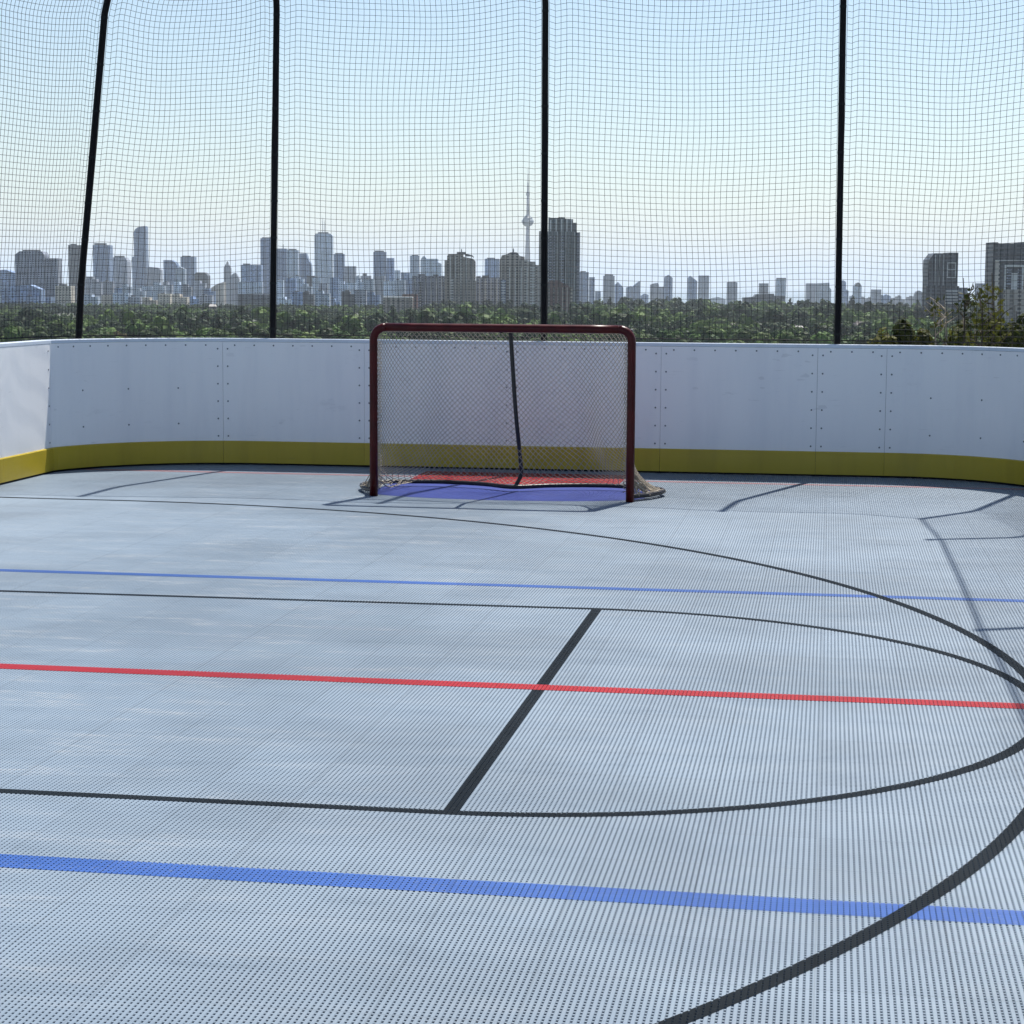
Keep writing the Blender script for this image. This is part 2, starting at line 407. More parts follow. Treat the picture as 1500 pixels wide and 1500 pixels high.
bolt_me = MB().lathe([(.0072, 0), (.0072, .002), (.0055, .0035), (.002, .0045)], 8).mesh('bolt', True); bolt_me.materials.append(M_bolt)
def add_bolt(s, z, par, off=.0):
    c, nn = bp(s), bnorm(s)
    o = bpy.data.objects.new('bolt', bolt_me); C.objects.link(o); o.parent = par
    o.location = (c[0] + nn[0] * off, c[1] + nn[1] * off, z)
    o.rotation_euler = Vector((nn[0], nn[1], 0)).to_track_quat('Z', 'Y').to_euler()
zs6 = (.965, .82, .675, .53, .385, .24)
nb = 0
for i in range(len(cuts) - 1):
    a, b_ = cuts[i] + .001, cuts[i + 1] - .001
    pan = wallstrip(a, b_, [(0, .195), (0, BH - .03), (-.014, BH - .03), (-.014, .195)]).build('panel', M_white, boards)
    wallstrip(a, b_, [(.012, .017), (.012, .192), (.005, .200), (-.016, .200), (-.016, .017)]).build('kick_plate', M_yellow, boards)
    mid = .5 * (a + b_); c = bp(mid)
    if c[1] > 12.5:
        for s in (a + .04, b_ - .04):
            if sL - .7 < s < sRe + .6 and not sL < s < sL + .2:
                for z in zs6: add_bolt(s, z, pan)
        if c[1] > 13.8 and sL - .3 < mid < sRe + .3:
            for s in np.arange(a + .10, b_ - .05, .165): add_bolt(s, .995, pan)
        if b_ - a > 1.25 and sL < mid < sRe and (c[0] < -4.9 or c[0] > .6):
            for s in np.arange(a + .35, b_ - .2, .42):
                for z in (.64, .345): add_bolt(s, z, pan)
wallstrip(.02, s0c - .02, [(.004, .002), (.004, .016), (-.03, .016), (-.03, .002)]).build('dark_gap_strip', M_pole, boards)  # added black strip painting in the dark gap under the kick plates
wallstrip(.02, s0c - .02, [(.0015, BH - .028), (.0015, BH - .004), (-.002, BH), (-.085, BH), (-.090, BH - .004), (-.090, BH - .028)]).build('cap_rail', M_cap, boards)
for s in cuts[3:-2]:                   # steel posts that hold the boards up from behind
    c, nn = bp(s), bnorm(s); q = c - nn * .050
    mb = MB(); mb.box(-.025, .025, -.03, .03, 0, BH - .03)
    mb.build('frame_post', M_steel, boards, (q[0], q[1], .0), math.atan2(nn[1], nn[0]) - math.pi / 2)

# ------------------------------------------------------------------ net poles and netting
H1, H2, TIN = 3.86, 4.28, .43
poles = []
def ray_at_b(px, py, b):
    d = at(px, py, 10) - Vector((0, 0, EYE)); return (d * (b / d.y)).x
pb = B_W + .135
def pole_spec():
    out = []
    out.append(dict(x=-6.66, y=10.8, inn=(1, 0), lean=(.1, 0)))
    out.append(dict(x=-6.66, y=13.10, inn=(1, 0), lean=(.1, 0)))
    # corner pole: walk along its ray until it stands 0.42 m outside the boards
    best = None
    for b in np.linspace(15.5, 16.9, 400):
        x = ray_at_b(111, 495, b); d = math.hypot(x - LCX, b - (B_W - RL)) - RL
        if best is None or abs(d - .42) < best[0]: best = (abs(d - .42), x, b)
    out.append(dict(x=best[1], y=best[2], inn=(.80, -.60), lean=(.36, -.10), h1=3.78))
    out.append(dict(x=ray_at_b(399, 495, pb), y=pb, inn=(.12, -1), lean=(.06, 0)))
    out.append(dict(x=ray_at_b(797, 480, pb), y=pb, inn=(0, -1), lean=(-.01, 0)))
    out.append(dict(x=ray_at_b(1227, 497, pb), y=pb, inn=(0, -1), lean=(-.02, 0)))
    a = R(47); rr = RR + .16
    out.append(dict(x=1.66, y=16.02, inn=(-.7, -.7), lean=(0, 0)))
    out.append(dict(x=R_W + .135, y=14.62, inn=(-1, 0), lean=(0, 0), tin=.50))
    out.append(dict(x=R_W + .135, y=11.40, inn=(-1, 0), lean=(0, 0)))
    out.append(dict(x=R_W + .135, y=8.6, inn=(-1, 0), lean=(0, 0)))
    return out
PS = pole_spec()
plabel = ['black steel net pole on the left side boards, the one farthest from the corner',
 'black steel net pole on the left side boards, next to the left corner',
 'black net pole at the left corner, leaning inward with a bent top, leftmost',
 'upright black net pole left of the goal, second from the left in the photo',
 'upright black net pole rising behind the goal, in front of the teal glass tower',
 'upright black net pole right of the goal, the rightmost in the photo',
 'black net pole at the right board corner, out of frame, casting a bent shadow',
 'black net pole beyond the right edge, behind the right side boards near the corner',
 'black net pole beyond the right edge, whose shadow meets the three point arc',
 'black net pole beyond the right edge, nearest to the viewer']
def pole_pts(p):
    x, y = p['x'], p['y']; ix, iy = p['inn']; l = math.hypot(ix, iy); ix /= l; iy /= l; lx, ly = p['lean']
    h1 = p.get('h1', H1); h2 = h1 + H2 - H1
    zs = [0, .7, 1.5, 2.3, 3.1, h1 - .12]
    pts = [(x + lx * max(0, (z - 1)) / 2.9, y + ly * max(0, (z - 1)) / 2.9, z) for z in zs]
    ex, ey = x + lx * (h1 - 1) / 2.9, y + ly * (h1 - 1) / 2.9
    for t in (.12, .4, .7, 1.): tn = p.get('tin', TIN); pts.append((ex + ix * tn * t, ey + iy * tn * t, h1 + (h2 - h1) * t))
    return np.array(pts)
for i, p in enumerate(PS):
    t = thing('net_pole', plabel[i], 'net pole', (p['x'], p['y'], 0), 0, 'black poles holding the safety netting')
    pts = pole_pts(p) - np.array([p['x'], p['y'], 0])
    MB().tube(pts, .0285 if i == 2 else .0265, 10).build('pole', M_pole, t, smooth=True)
    mb = MB(); mb.box(-.07, .07, -.06, .06, 0.0, .012); mb.build('foot_plate', M_steel, t)
    MB().tube([pts[-1] + [0, 0, -.01], pts[-1] + [0, 0, .03]], [.034, .03], 8).build('end_cap', M_pole, t)
    for q in range(9):                                  # cable ties that hold the net edge
        k0 = .26 + .082 * q; rp = resample(pts, 60); c0 = rp[int(k0 * 59)]
        MB().tube([c0 - [0, 0, .009], c0 + [0, 0, .009]], .0278 if i != 2 else .0298, 10).build('net_tie', M_rope, t)
    for z in (.45, .93):
        mb = MB(); mb.lathe([(.036, z), (.036, z + .04)], 10); mb.build('clamp', M_steel, t)

def netting(i, label, hem=.010, sag=.10, seed=0, hang=.0):
    A, B = resample(pole_pts(PS[i]), 140), resample(pole_pts(PS[i + 1]), 140)
    Wd = np.linalg.norm(A[0] - B[0]); HT = 4.35; g = .0478
    r_ = np.random.default_rng(seed); ph = r_.uniform(0, 6.3, 8)
    zA = np.linspace(0, 1, 140)
    pin = PS[i]['inn']; pin2 = PS[i + 1]['inn']; inn = np.array([pin[0] + pin2[0], pin[1] + pin2[1], 0.]); inn /= np.linalg.norm(inn)
    def S(s, t):                                        # s across, t up the poles (arrays)
        cA, cB = (.022 if i == 7 else 0), (.022 if i == 6 else 0)
        tt = .243 + .757 * t * (1 - cA * (1 - s) - cB * s)
        P = np.stack([np.interp(tt, zA, A[:, k]) * (1 - s) + np.interp(tt, zA, B[:, k]) * s for k in range(3)], -1)
        P = P + .035 * np.array([0., 0, 0])
        bow = 4 * s * (1 - s)
        dz = -sag * bow * (.18 + 1.0 * t ** 1.3) + .008 * np.sin(7 * s + ph[0]) * np.sin(5 * t + ph[1]) + .005 * np.sin(13 * s + ph[2] + 3 * t) * (t + .2)
        dz += -.05 * t * (i < 6) * (np.exp(-((s - .03) / .035) ** 2) + np.exp(-((s - .97) / .035) ** 2))
        dn = .10 * bow * np.sin(math.pi * np.clip(t, 0, 1)) * .6 + .03 * np.sin(4.2 * s * 2 + ph[3]) * np.sin(2.6 * t * 2 + ph[4]) - .04 * bow * t
        ds = .012 * np.sin(6 * t + ph[5]) * bow + .008 * np.sin(17 * t + 5 * s + ph[6]) * bow
        pin_ = np.clip(t / .16, 0, 1) ** .8; dz = dz * pin_; dn = dn * pin_ * (0. if i == 1 or i >= 6 else 1.); ds = ds * pin_
        al = (B[0] - A[0]) / Wd
        out = P + dz[..., None] * np.array([0, 0, 1.]) + dn[..., None] * inn + ds[..., None] * al
        return out
    t = thing('safety_net', label, 'netting', tuple((A[0] + B[0]) / 2), 0, 'black safety netting hung between the poles above the boards')
    org = (A[0] + B[0]) / 2
    mb = MB(); n = int(Wd / g); m = int(HT * .757 / g)
    tt = np.linspace(0, 1, 56); e = .03 / Wd
    for k in range(n + 1):
        s = np.full_like(tt, e + (1 - 2 * e) * k / n); mb.tube(S(s, tt) - org, (.0018), 3, False)
    ss = np.linspace(e, 1 - e, 44)
    for k in range(m + 1):
        mb.tube(S(ss, np.full_like(ss, k / m)) - org, (.0018), 3, False)
    mb.build('mesh_twine', M_net, t)
    hp = S(ss, np.ones_like(ss)); 
    MB().tube(hp - org, hem, 6).build('hem_rope', M_rope, t)
    MB().tube(S(ss, np.zeros_like(ss)) - org, .005, 5).build('foot_rope', M_rope, t)
netting(0, 'black safety netting along the left side boards, out of frame', seed=1)
netting(1, 'fine black netting left of the leftmost pole, seen at a slant over the left boards', seed=2, sag=.16)
netting(2, 'black netting between the two leftmost poles, in front of the tall slanted-top tower', seed=3, sag=.12)
netting(3, 'black netting from the second pole to the pole behind the goal, before the needle tower', seed=4, sag=.10)
netting(4, 'black netting right of the pole behind the goal, above the small pale towers', seed=5, sag=.15)
netting(5, 'black netting right of the rightmost pole, in front of the two dark blocks at right', seed=6, sag=.12)
netting(6, 'black netting of the right corner, beyond the right edge of the photo', hem=.012, seed=7, sag=.0)
netting(7, 'black netting over the right side boards that casts the curved hem shadow', hem=.013, seed=8, sag=.05)
netting(8, 'black netting over the right side boards nearest the viewer', hem=.013, seed=9, sag=.12)

# ------------------------------------------------------------------ hockey goal
GX, GY, GYAW = -2.279, 13.985, R(-.9)
goal = thing('hockey_goal', 'red hockey goal with cream netting standing on the blue crease before the end boards', 'hockey goal', (GX, GY, 0), GYAW)
PW, PH, PR = .922, 1.205, .0295
cr_ = .09
front = [(-PW, 0, 0), (-PW, 0, .4), (-PW, 0, .8), (-PW, 0, PH - cr_)]
front += [(-PW + cr_ - cr_ * math.cos(a), 0, PH - cr_ + cr_ * math.sin(a)) for a in np.linspace(.2, math.pi / 2, 7)]
half = len(front)
bar = [(-PW + cr_ + i * (2 * PW - 2 * cr_) / 8, 0, PH) for i in range(9)]
postL = front; postR = [(-x, y, z) for x, y, z in front]
MB().tube(postL, PR, 12).build('post', M_goal_red, goal, smooth=True)
MB().tube(postR, PR, 12).build('post', M_goal_red, goal, smooth=True)
MB().tube([(-PW + cr_ + .001, 0, PH)] + bar[1:-1] + [(PW - cr_ - .001, 0, PH)], PR, 12).build('crossbar', M_goal_red, goal, smooth=True)
shelf_c = [(-PW + .01, .02, PH - .01), (-PW + .03, .20, PH - .012), (-PW + .13, .36, PH - .015), (-PW + .32, .41, PH - .015), (-.3, .405, PH - .015), (0, .36, PH - .015)]
shelf = smooth_path(shelf_c + [(-x, y, z) for x, y, z in shelf_c[-2::-1]], 6)
MB().tube(shelf, .012, 8).build('top_shelf_frame', M_goal_black, goal, smooth=True)
base_c = [(-PW, .03, .035), (-1.05, .22, .035), (-1.115, .46, .035), (-1.02, .66, .035), (-.80, .745, .035), (-.55, .76, .035), (-.25, .67, .035), (0, .51, .035)]
base = smooth_path(base_c + [(-x, y, z) for x, y, z in base_c[-2::-1]], 6)
MB().tube(base, .016, 8).build('base_frame', M_goal_black, goal, smooth=True)
cb = smooth_path([(0, .0, PH - .02), (.002, .2, PH - .004), (.004, .34, PH - .03), (.012, .36, PH - .16), (.03, .44, .60), (.045, .58, .22), (.045, .60, .12), (.02, .55, .05), (0, .51, .035)], 6)
MB().tube(cb, .0155, 8).build('centre_bar', M_goal_black, goal, smooth=True)
# netting: a loft from the base frame up to the shelf frame, plus the top shelf
NB_ = resample(np.vstack([[(-PW, .02, .05)], base[1:-1], [(PW, .02, .05)]]), 240); NB_[:, 2] = .03
NT_ = resample(np.vstack([[(-PW, .01, PH - .03)], shelf, [(PW, .01, PH - .03)]]), 240)
uu = np.linspace(0, 1, 240)
def GS(u, v):
    u = np.clip(u, 0, 1); v = np.clip(v, 0, 1)
    B = np.stack([np.interp(u, uu, NB_[:, k]) for k in range(3)], -1)
    T = np.stack([np.interp(u, uu, NT_[:, k]) for k in range(3)], -1)
    side = np.clip((np.abs(B[..., 0]) - .52) / .46, 0, 1); side = side * side * (3 - 2 * side)
    wv = (v + .16 * np.sin(math.pi * v)) * (1 - side) + side * (1 - (1 - v) ** 8)     # slack: hugs the top line, flares at the foot
    wv = np.clip(wv, 0, 1)
    P = B * (1 - wv[..., None]) + T * wv[..., None]
    P[..., 2] = B[..., 2] * (1 - v) + T[..., 2] * v
    belly = np.sin(math.pi * v) * (1 - side)
    P[..., 1] += .06 * belly * np.sin(2 * math.pi * np.minimum(u, 1 - u) * 2 + .3)
    P[..., 1] += .05 * np.exp(-((u - .5) / .05) ** 2) * np.sin(math.pi * v) * 3.2 * (1 - v)
    back = 1 - side
    P[..., 1] += .07 * back * np.exp(-((v - .075) / .05) ** 2) - .02 * back * np.exp(-((v - .2) / .1) ** 2)
    P[..., 2] -= .045 * back * np.exp(-((v - .10) / .06) ** 2)
    P[..., 2] += .012 * np.sin(11 * u + 4 * v) * np.sin(math.pi * v)
    return P
Lh, Lu = 1.26, 2.95
mb = MB(); pitch = .043
nd = int((Lu + Lh) / pitch)
for sgn in (1, -1):
    for kx in range(nd + 1):
        s0 = kx * pitch
        v = np.linspace(0, 1, 44); u = (s0 - v * Lh) / Lu
        ok = (u >= 0) & (u <= 1)
        if ok.sum() < 2: continue
        u, v2 = u[ok], v[ok]
        if sgn < 0: u = 1 - u
        mb.tube(GS(u, v2), .0021, 4, False)
mb.build('netting', M_goal_net, goal)
mb = MB()
def SH(u, v):
    T = np.stack([np.interp(u, uu, NT_[:, k]) for k in range(3)], -1)
    Fp = np.stack([-PW + .05 + (2 * PW - .1) * u, np.zeros_like(u) + .015, np.full_like(u, PH - .03)], -1)
    P = Fp * (1 - v[..., None]) + T * v[..., None]; P[..., 2] -= .010 * np.sin(math.pi * v)
    return P
for sgn in (1, -1):
    for kx in range(int((1.9 + .42) / .052) + 1):
        v = np.linspace(0, 1, 14); u = (kx * .052 - v * .42) / 1.9; ok = (u >= 0) & (u <= 1)
        if ok.sum() < 2: continue
        u = u[ok] if sgn > 0 else 1 - u[ok]
        mb.tube(SH(u, v[ok]), .0013, 4, False)
mb.build('shelf_netting', M_goal_net, goal)
# lacing: coiled cord that ties the net to the posts, bar and base
def coil(path, r, turns, name):
    p = resample(path, turns * 8 + 1); t = np.gradient(p, axis=0); t /= np.linalg.norm(t, axis=1, keepdims=True)
    ref = np.array([.31, .87, .38]); u = np.cross(t, ref); u /= np.linalg.norm(u, axis=1, keepdims=True); w_ = np.cross(t, u)
    a = np.arange(len(p)) * 2 * math.pi / 8
    MB().tube(p + r * (np.cos(a)[:, None] * u + np.sin(a)[:, None] * w_), .0025, 4, False).build(name, M_goal_net, goal)
coil([(-PW + .04, .02, .06), (-PW + .04, .02, PH - .1)], .012, 30, 'post_lacing')
coil([(PW - .04, .02, .06), (PW - .04, .02, PH - .1)], .012, 30, 'post_lacing')
# slack netting gathered at both feet
for sx_ in (-1, 1):
    r_ = np.random.default_rng(5 if sx_ > 0 else 9); mb = MB()
    for q in range(38):
        t0 = r_.uniform(.03, .62); k0 = int(t0 * 40)
        bpnt = base[k0] if sx_ < 0 else base[-1 - k0]
        top = np.array([sx_ * (PW + .005), .03 + .2 * t0, .10 + .12 * (1 - t0) + r_.uniform(-.06, .05)])
        mid = .55 * bpnt + .45 * top + np.array([sx_ * r_.uniform(-.01, .03), 0, -.03 - .03 * r_.random()])
        out = bpnt + np.array([sx_ * r_.uniform(-.01, .02), r_.uniform(-.02, .02), r_.uniform(-.01, .02)])
        mb.tube(smooth_path([top, mid, out], 6), .0028, 4, False)
    mb.build('net_skirt', M_goal_net, goal)

# ------------------------------------------------------------------ land beyond the roof
LAND = [(0, -36), (700, -35.5), (1500, -37), (2600, -37), (3200, -42), (6000, -85), (9500, -118), (9800, -121)]
def land(d): return float(np.interp(d, [q[0] for q in LAND], [q[1] for q in LAND]))
M_land, nt_, b_l = new_mat('ground_cover'); k_ = NB(nt_)
g_ = k_.n('ShaderNodeNewGeometry')
nt_.links.new(k_.mix(k_.ramp(k_.noise(g_.outputs['Position'], .012, 6), .35, .65), (.03, .04, .02, 1), (.07, .075, .05, 1)), b_l.inputs['Base Color'])
b_l.inputs['Roughness'].default_value = .9
ds = [0, 20, 200, 700, 1000, 1250, 1500, 1800, 2200, 2600, 3200, 4500, 6000, 8000, 9500, 9800, 90000]; seg = 96
v, f = [], []
for d in ds: v += [(d * math.cos(2 * math.pi * j / seg), d * math.sin(2 * math.pi * j / seg), land(d) if d < 9700 else -121 - (0 if d < 20000 else 0)) for j in range(seg)]
f = [(i * seg + j, i * seg + (j + 1) % seg, (i + 1) * seg + (j + 1) % seg, (i + 1) * seg + j) for i in range(len(ds) - 1) for j in range(seg)]
tag(MB().add(v, f).build('ground', M_land), kind='structure')
M_lake, nt_, b_l = new_mat('lake_water'); k_ = NB(nt_); g_ = k_.n('ShaderNodeNewGeometry')
b_l.inputs['Base Color'].default_value = (.05, .09, .12, 1); b_l.inputs['Roughness'].default_value = .25
nt_.links.new(k_.bump(k_.noise(g_.outputs['Position'], .03, 5), .4, 2.), b_l.inputs['Normal'])
v, f = [], []
for d in (9600, 14000, 25000, 90000): v += [(d * math.cos(2 * math.pi * j / seg), d * math.sin(2 * math.pi * j / seg), -119.4) for j in range(seg)]
f = [(i * seg + j, i * seg + (j + 1) % seg, (i + 1) * seg + (j + 1) % seg, (i + 1) * seg + j) for i in range(3) for j in range(seg)]
tag(MB().add(v, f).build('lake', M_lake), kind='structure')

# ------------------------------------------------------------------ skyline
HANG = math.atan2(HEAD.y, HEAD.x) - math.pi / 2
GRP_N = [0]
def spot(xc, D):
    p = at(xc, 430, D); dd = math.hypot(p.x, p.y); return Vector((p.x, p.y, land(dd) - .5)), D / F_PX
def zpx(xc, py, D, base): return at(xc, py, D).z - base.z
def tower(label, D, mat, outline, parts=(), cat='tower block', depth=None, name='tower_block', group=None):
    """outline: [(px, py), ...] along the roofline, left to right; parts: (name, material, [(px, py)...], y_bottom, front offset, depth)"""
    x0, x1 = outline[0][0], outline[-1][0]; xc = .5 * (x0 + x1)
    base, m = spot(xc, D)
    t = thing(name, label, cat, base, HANG, group)
    W = (x1 - x0) * m; dp = depth if depth else max(14., min(W * 1.1, 42.))
    poly = [((x0 - xc) * m, 0), ((x1 - xc) * m, 0)] + [((x - xc) * m, zpx(xc, y, D, base)) for x, y in reversed(outline)]
    MB().prism(poly, 0, dp).build('block', FAC[mat] if isinstance(mat, str) else mat, t)
    for (nm, mt, ol, yb, off, d2) in parts:
        zb = zpx(xc, yb, D, base) if yb else 0
        X0, X1 = (ol[0][0] - xc) * m, (ol[-1][0] - xc) * m
        poly = [(X0, zb), (X1, zb)] + [((x - xc) * m, zpx(xc, y, D, base)) for x, y in reversed(ol)]
        MB().prism(poly, off, off + d2).build(nm, FAC[mt] if isinstance(mt, str) else mt, t)
    return t, base, m, xc
def flat(x0, x1, y): return [(x0, y), (x1, y)]
def ph_(x0, x1, y, yb, mt=None, off=3., d=10.): return ('penthouse', mt or M_mech, flat(x0, x1, y), yb, off, d)

tower('long low grey slab at the far left edge of the skyline', 3900, 'blue', [(-14, 397), (8, 395), (23, 400)])
tower('broad grey office block with stepped roof, left of the leftmost pole', 3000, 'grey', [(23, 373), (30, 368), (62, 368), (66, 374), (66, 380)],
      [('side_wing', 'grey', flat(66.2, 84, 378), None, 4, 30), ph_(34, 58, 366, 368.2)], depth=34)
tower('low blue podium block at the foot of the broad office block', 2900, 'blue', [(2, 424), (20, 419), (44, 417), (60, 424)], depth=25)
tower('low cream building beside the leftmost pole', 2750, 'beige', flat(81, 104, 419), [ph_(86, 96, 416, 419.2)])
tower('dark tower half hidden by the leftmost pole', 4200, 'dark', flat(101, 122, 359), [ph_(104, 112, 357, 359.2)])
tower('stubby grey tower just right of the leftmost pole', 4400, 'grey', flat(120, 136, 405))
tower('grey tower with flat roof, first tall one right of the leftmost pole', 4600, 'blue', flat(137, 161, 359), [ph_(139, 156, 356, 359.2)])
tower('rounded grey tower with a crown box between two taller towers', 4700, 'grey', [(163, 382), (166, 377), (184, 377), (187, 383)], [ph_(168, 182, 374.5, 377.2)])
tower('tallest slim blue tower with a curved slanted top, left part of the skyline', 5200, 'blue', [(197, 341), (199, 336), (203, 333), (208, 331.5), (214, 331), (215, 334)],
      [('side_wing', 'blue', flat(193.5, 196.8, 376), None, 5, 20)], depth=32)
tower('short grey tower right of the slim slanted tower', 4800, 'grey', [(215.5, 393), (219, 391), (232, 392), (235, 395)])
tower('tower with one rounded shoulder, left of the two flat grey towers', 5000, 'blue', [(240, 381), (252, 381), (257, 384), (260, 389)])
tower('flat topped blue tower above the pale rooftops', 5200, 'blue', flat(265, 285, 376), [ph_(267, 279, 374.5, 376.2)])
tower('dark squat tower with cropped corners, last of the left cluster', 4300, 'dark', [(285, 402), (288, 399), (300, 399), (305, 404)])
tower('small pale tower with a slanted glass roof in the left cluster', 4500, 'pale', [(258, 395), (264, 391), (271, 394)])
tower('small old tower with a dark domed cap, standing apart in the skyline gap', 5400, 'grey', [(328, 393), (330, 388), (333, 386), (336, 388), (338, 393)], [('cap_spire', M_mech, [(331.5, 385), (333, 382.5), (334.5, 385)], 386.6, 4, 8)])
tower('low stepped grey block right of the domed old tower', 5200, 'grey', [(338, 404), (343, 400), (346, 400), (350, 408)])
tower('low brownish block left of the domed old tower', 5000, 'tan', [(309, 422), (318, 416), (328, 413)])
tower('wide blue slab left of the second pole', 4300, 'blue', flat(353, 383, 388), [ph_(356, 366, 386, 388.2)], depth=30)
tower('pale green low slab in front of the wide blue slab', 3600, 'pale', flat(349, 384, 413), depth=24)
tower('tall flat blue tower touching the second pole from the left', 4800, 'blue', flat(382, 402, 349), [ph_(384, 397, 347.5, 349.2)])
tower('navy low flat building above the trees left of the second pole', 2700, 'dark', flat(348, 398, 431), depth=22)
tower('pale blue tower with a short mast right of the second pole', 4700, 'blue', flat(404, 420, 364), [('mast', M_mast, flat(414.2, 415.4, 358), 364, 5, 2.5)])
tower('pale striped tower with flat roof, second right of the second pole', 4600, 'pale', flat(420.5, 437, 366.5), [ph_(423, 434, 364.5, 366.7)])
tower('blue tower tapering in steps to the right', 4700, 'blue', [(438, 372), (441, 371), (449, 371), (451, 379), (455, 386), (456, 391)])
tower('short dark block between the tapering tower and the twin mast tower', 4200, 'dark', flat(449, 461, 404))
t, base, m, xc = tower('tall pale blue tower with two white masts on the roof', 5200, 'pale', [(461, 345), (463, 342), (484, 342), (487, 345)], [ph_(466, 481, 340, 342.2)], depth=34)
for px in (472.5, 475.5):
    MB().lathe([(1.1, zpx(xc, 340, 5200, base)), (.9, zpx(xc, 328, 5200, base)), (.4, zpx(xc, 318 if px < 474 else 322, 5200, base))], 8, (px - xc) * m, 12).build('mast', M_mull, t)
tower('narrow dark blue tower right of the twin mast tower', 4600, 'blue', flat(489, 504, 372), [ph_(491, 502, 370.5, 372.2)])
tower('lower purple grey tower stepping down to the right', 4500, 'grey', flat(504.3, 521, 390), depth=24)
tower('small stepped pale block above the trees left of the goal', 4300, 'pale', [(521, 405), (526, 403), (526.2, 408), (529, 408)])
tower('small grey block with a rooftop box left of the goal', 4400, 'grey', flat(528, 543, 404), [ph_(531, 537, 400.5, 404.2)])
tower('blue tower with flat roof left above the goal corner', 4600, 'blue', flat(547, 565, 369), [ph_(549, 562, 367, 369.2)])
tower('shorter blue tower attached right of the flat roofed one', 4700, 'blue', flat(565.3, 577, 378), depth=22)
tower('stub tower in the dip above the goal corner', 4900, 'pale', flat(577.3, 586, 396))
tower('low flat blue tower left of the pale pair above the goal', 4700, 'blue', flat(587, 600, 399))
tower('pale green tower, left one of a pair above the goal', 4300, 'pale', flat(600.5, 614, 374.5), [ph_(603, 612, 373, 374.7)])
tower('pale blue tower with peaked corners, right one of a pair above the goal', 4200, 'pale', [(616, 381), (619, 376), (622, 375), (625, 379), (641, 379), (641.3, 384), (646, 386)])
tower('blue flat tower between the two brown apartment towers', 4600, 'blue', flat(710, 731, 379), [ph_(713, 725, 377.5, 379.2)])

# the nearer apartment blocks above the goal
def slabs(t, base, m, xc, D, x0, x1, y0, y1, n, mat, name, w_=.35, off=-.8, th=1.6):
    for i in range(n):
        px = x0 + (x1 - x0) * (i + .5) / n
        mb = MB(); hw = w_ * m * (x1 - x0) / n / 2 * 1.0
        mb.box((px - xc) * m - hw, (px - xc) * m + hw, off, off + th, zpx(xc, y1, D, base), zpx(xc, y0, D, base))
        mb.build(name, mat, t)
def balconies(t, base, m, xc, D, x0, x1, y0, y1, n, mat, off=-1.5):
    for i in range(n):
        z = zpx(xc, y0 + (y1 - y0) * (i + .5) / n, D, base); mb = MB()
        mb.box((x0 - xc) * m, (x1 - xc) * m, off, -.02, z - .55, z + .55); mb.build('balcony', mat, t)
D = 2350
t, base, m, xc = tower('long dark slab block with pale vertical ribs, left of the brown apartment tower', D, 'grey', flat(604, 651, 404), [ph_(612, 622, 401.5, 404.2), ph_(634, 642, 402, 404.2)], depth=22)
slabs(t, base, m, xc, D, 604, 651, 406, 462, 6, M_mull, 'rib', .16)
balconies(t, base, m, xc, D, 613.5, 618, 412, 458, 12, FAC['dark'])
tower('low brown brick block above the goal corner, among the trees', 2250, 'brown', flat(561, 604, 436), [('roof_edge', M_mull, flat(561, 604, 434.8), 436.2, -.4, 22)], depth=20)
tower('low dark brick block beside the slab above the goal', 2300, 'red', flat(589, 611, 431), depth=20)
D = 2300
t, base, m, xc = tower('left brown apartment tower with a pergola roof and rooftop spike', D, 'brown', [(655, 375), (657, 372.5), (678, 372.5), (678.2, 376), (693, 379), (696, 383)],
  [('lift_house', M_mech, flat(669, 682, 369), 372.8, 3, 9), ('rooftop_spike', M_mech, [(674.8, 366), (675.6, 363.8), (676.4, 366)], 369.2, 6, 2),
   ('pergola', M_mech, [(681, 371), (688, 373), (692, 374), (693.5, 378)], 375.6, 2, 5), ('side_wing', 'brown', flat(651, 655, 381), None, 5, 20),
   ('lower_wing', 'tan', flat(659, 668, 408), None, -3, 3), ('lower_wing', 'brown', flat(684, 697.5, 411), None, -3.5, 3.4)], depth=26, cat='apartment tower')
slabs(t, base, m, xc, D, 656, 694, 376, 462, 5, M_mull, 'rib', .14)
balconies(t, base, m, xc, D, 659.5, 663.5, 409, 458, 13, M_mull, -4.2)
balconies(t, base, m, xc, D, 670, 677, 378, 456, 18, FAC['tan'], -1.2)
D = 2350
t, base, m, xc = tower('mid-rise grey apartment block linking the two brown towers', D, 'grey', [(697.5, 405), (704, 404), (704.2, 406.5), (732, 406.5)], [ph_(706, 716, 403.5, 406.7)], depth=22)
slabs(t, base, m, xc, D, 698, 732, 408, 462, 4, M_mull, 'rib', .14)
balconies(t, base, m, xc, D, 709.5, 713, 411, 460, 13, M_mull)
D = 2300
t, base, m, xc = tower('right brown apartment tower with a spike on its hipped roof, beside the needle tower', D, 'brown', [(731.5, 381), (734, 377), (735, 374), (744, 372), (759, 372), (761, 375), (768, 376)],
  [('lift_house', M_mech, [(744, 371), (748, 369.5), (756, 369.5), (759, 371)], 372.2, 3, 9), ('rooftop_spike', M_mech, [(750.6, 366), (751.6, 362.5), (752.6, 366)], 369.7, 6, 2),
   ('front_wing', 'tan', [(759, 381), (772, 381), (772.2, 383), (784, 383), (784.2, 388), (793, 388)], None, -4, 3.9), ('lower_wing', 'grey', flat(733, 741, 410), None, -3, 2.9)], depth=26, cat='apartment tower')
slabs(t, base, m, xc, D, 742, 793, 392, 462, 6, M_mull, 'rib', .13, -4.8, 1.5)
balconies(t, base, m, xc, D, 776, 784, 390, 458, 17, M_mull, -5.2)
balconies(t, base, m, xc, D, 735, 740, 412, 458, 12, M_mull, -3.8)
D = 2100
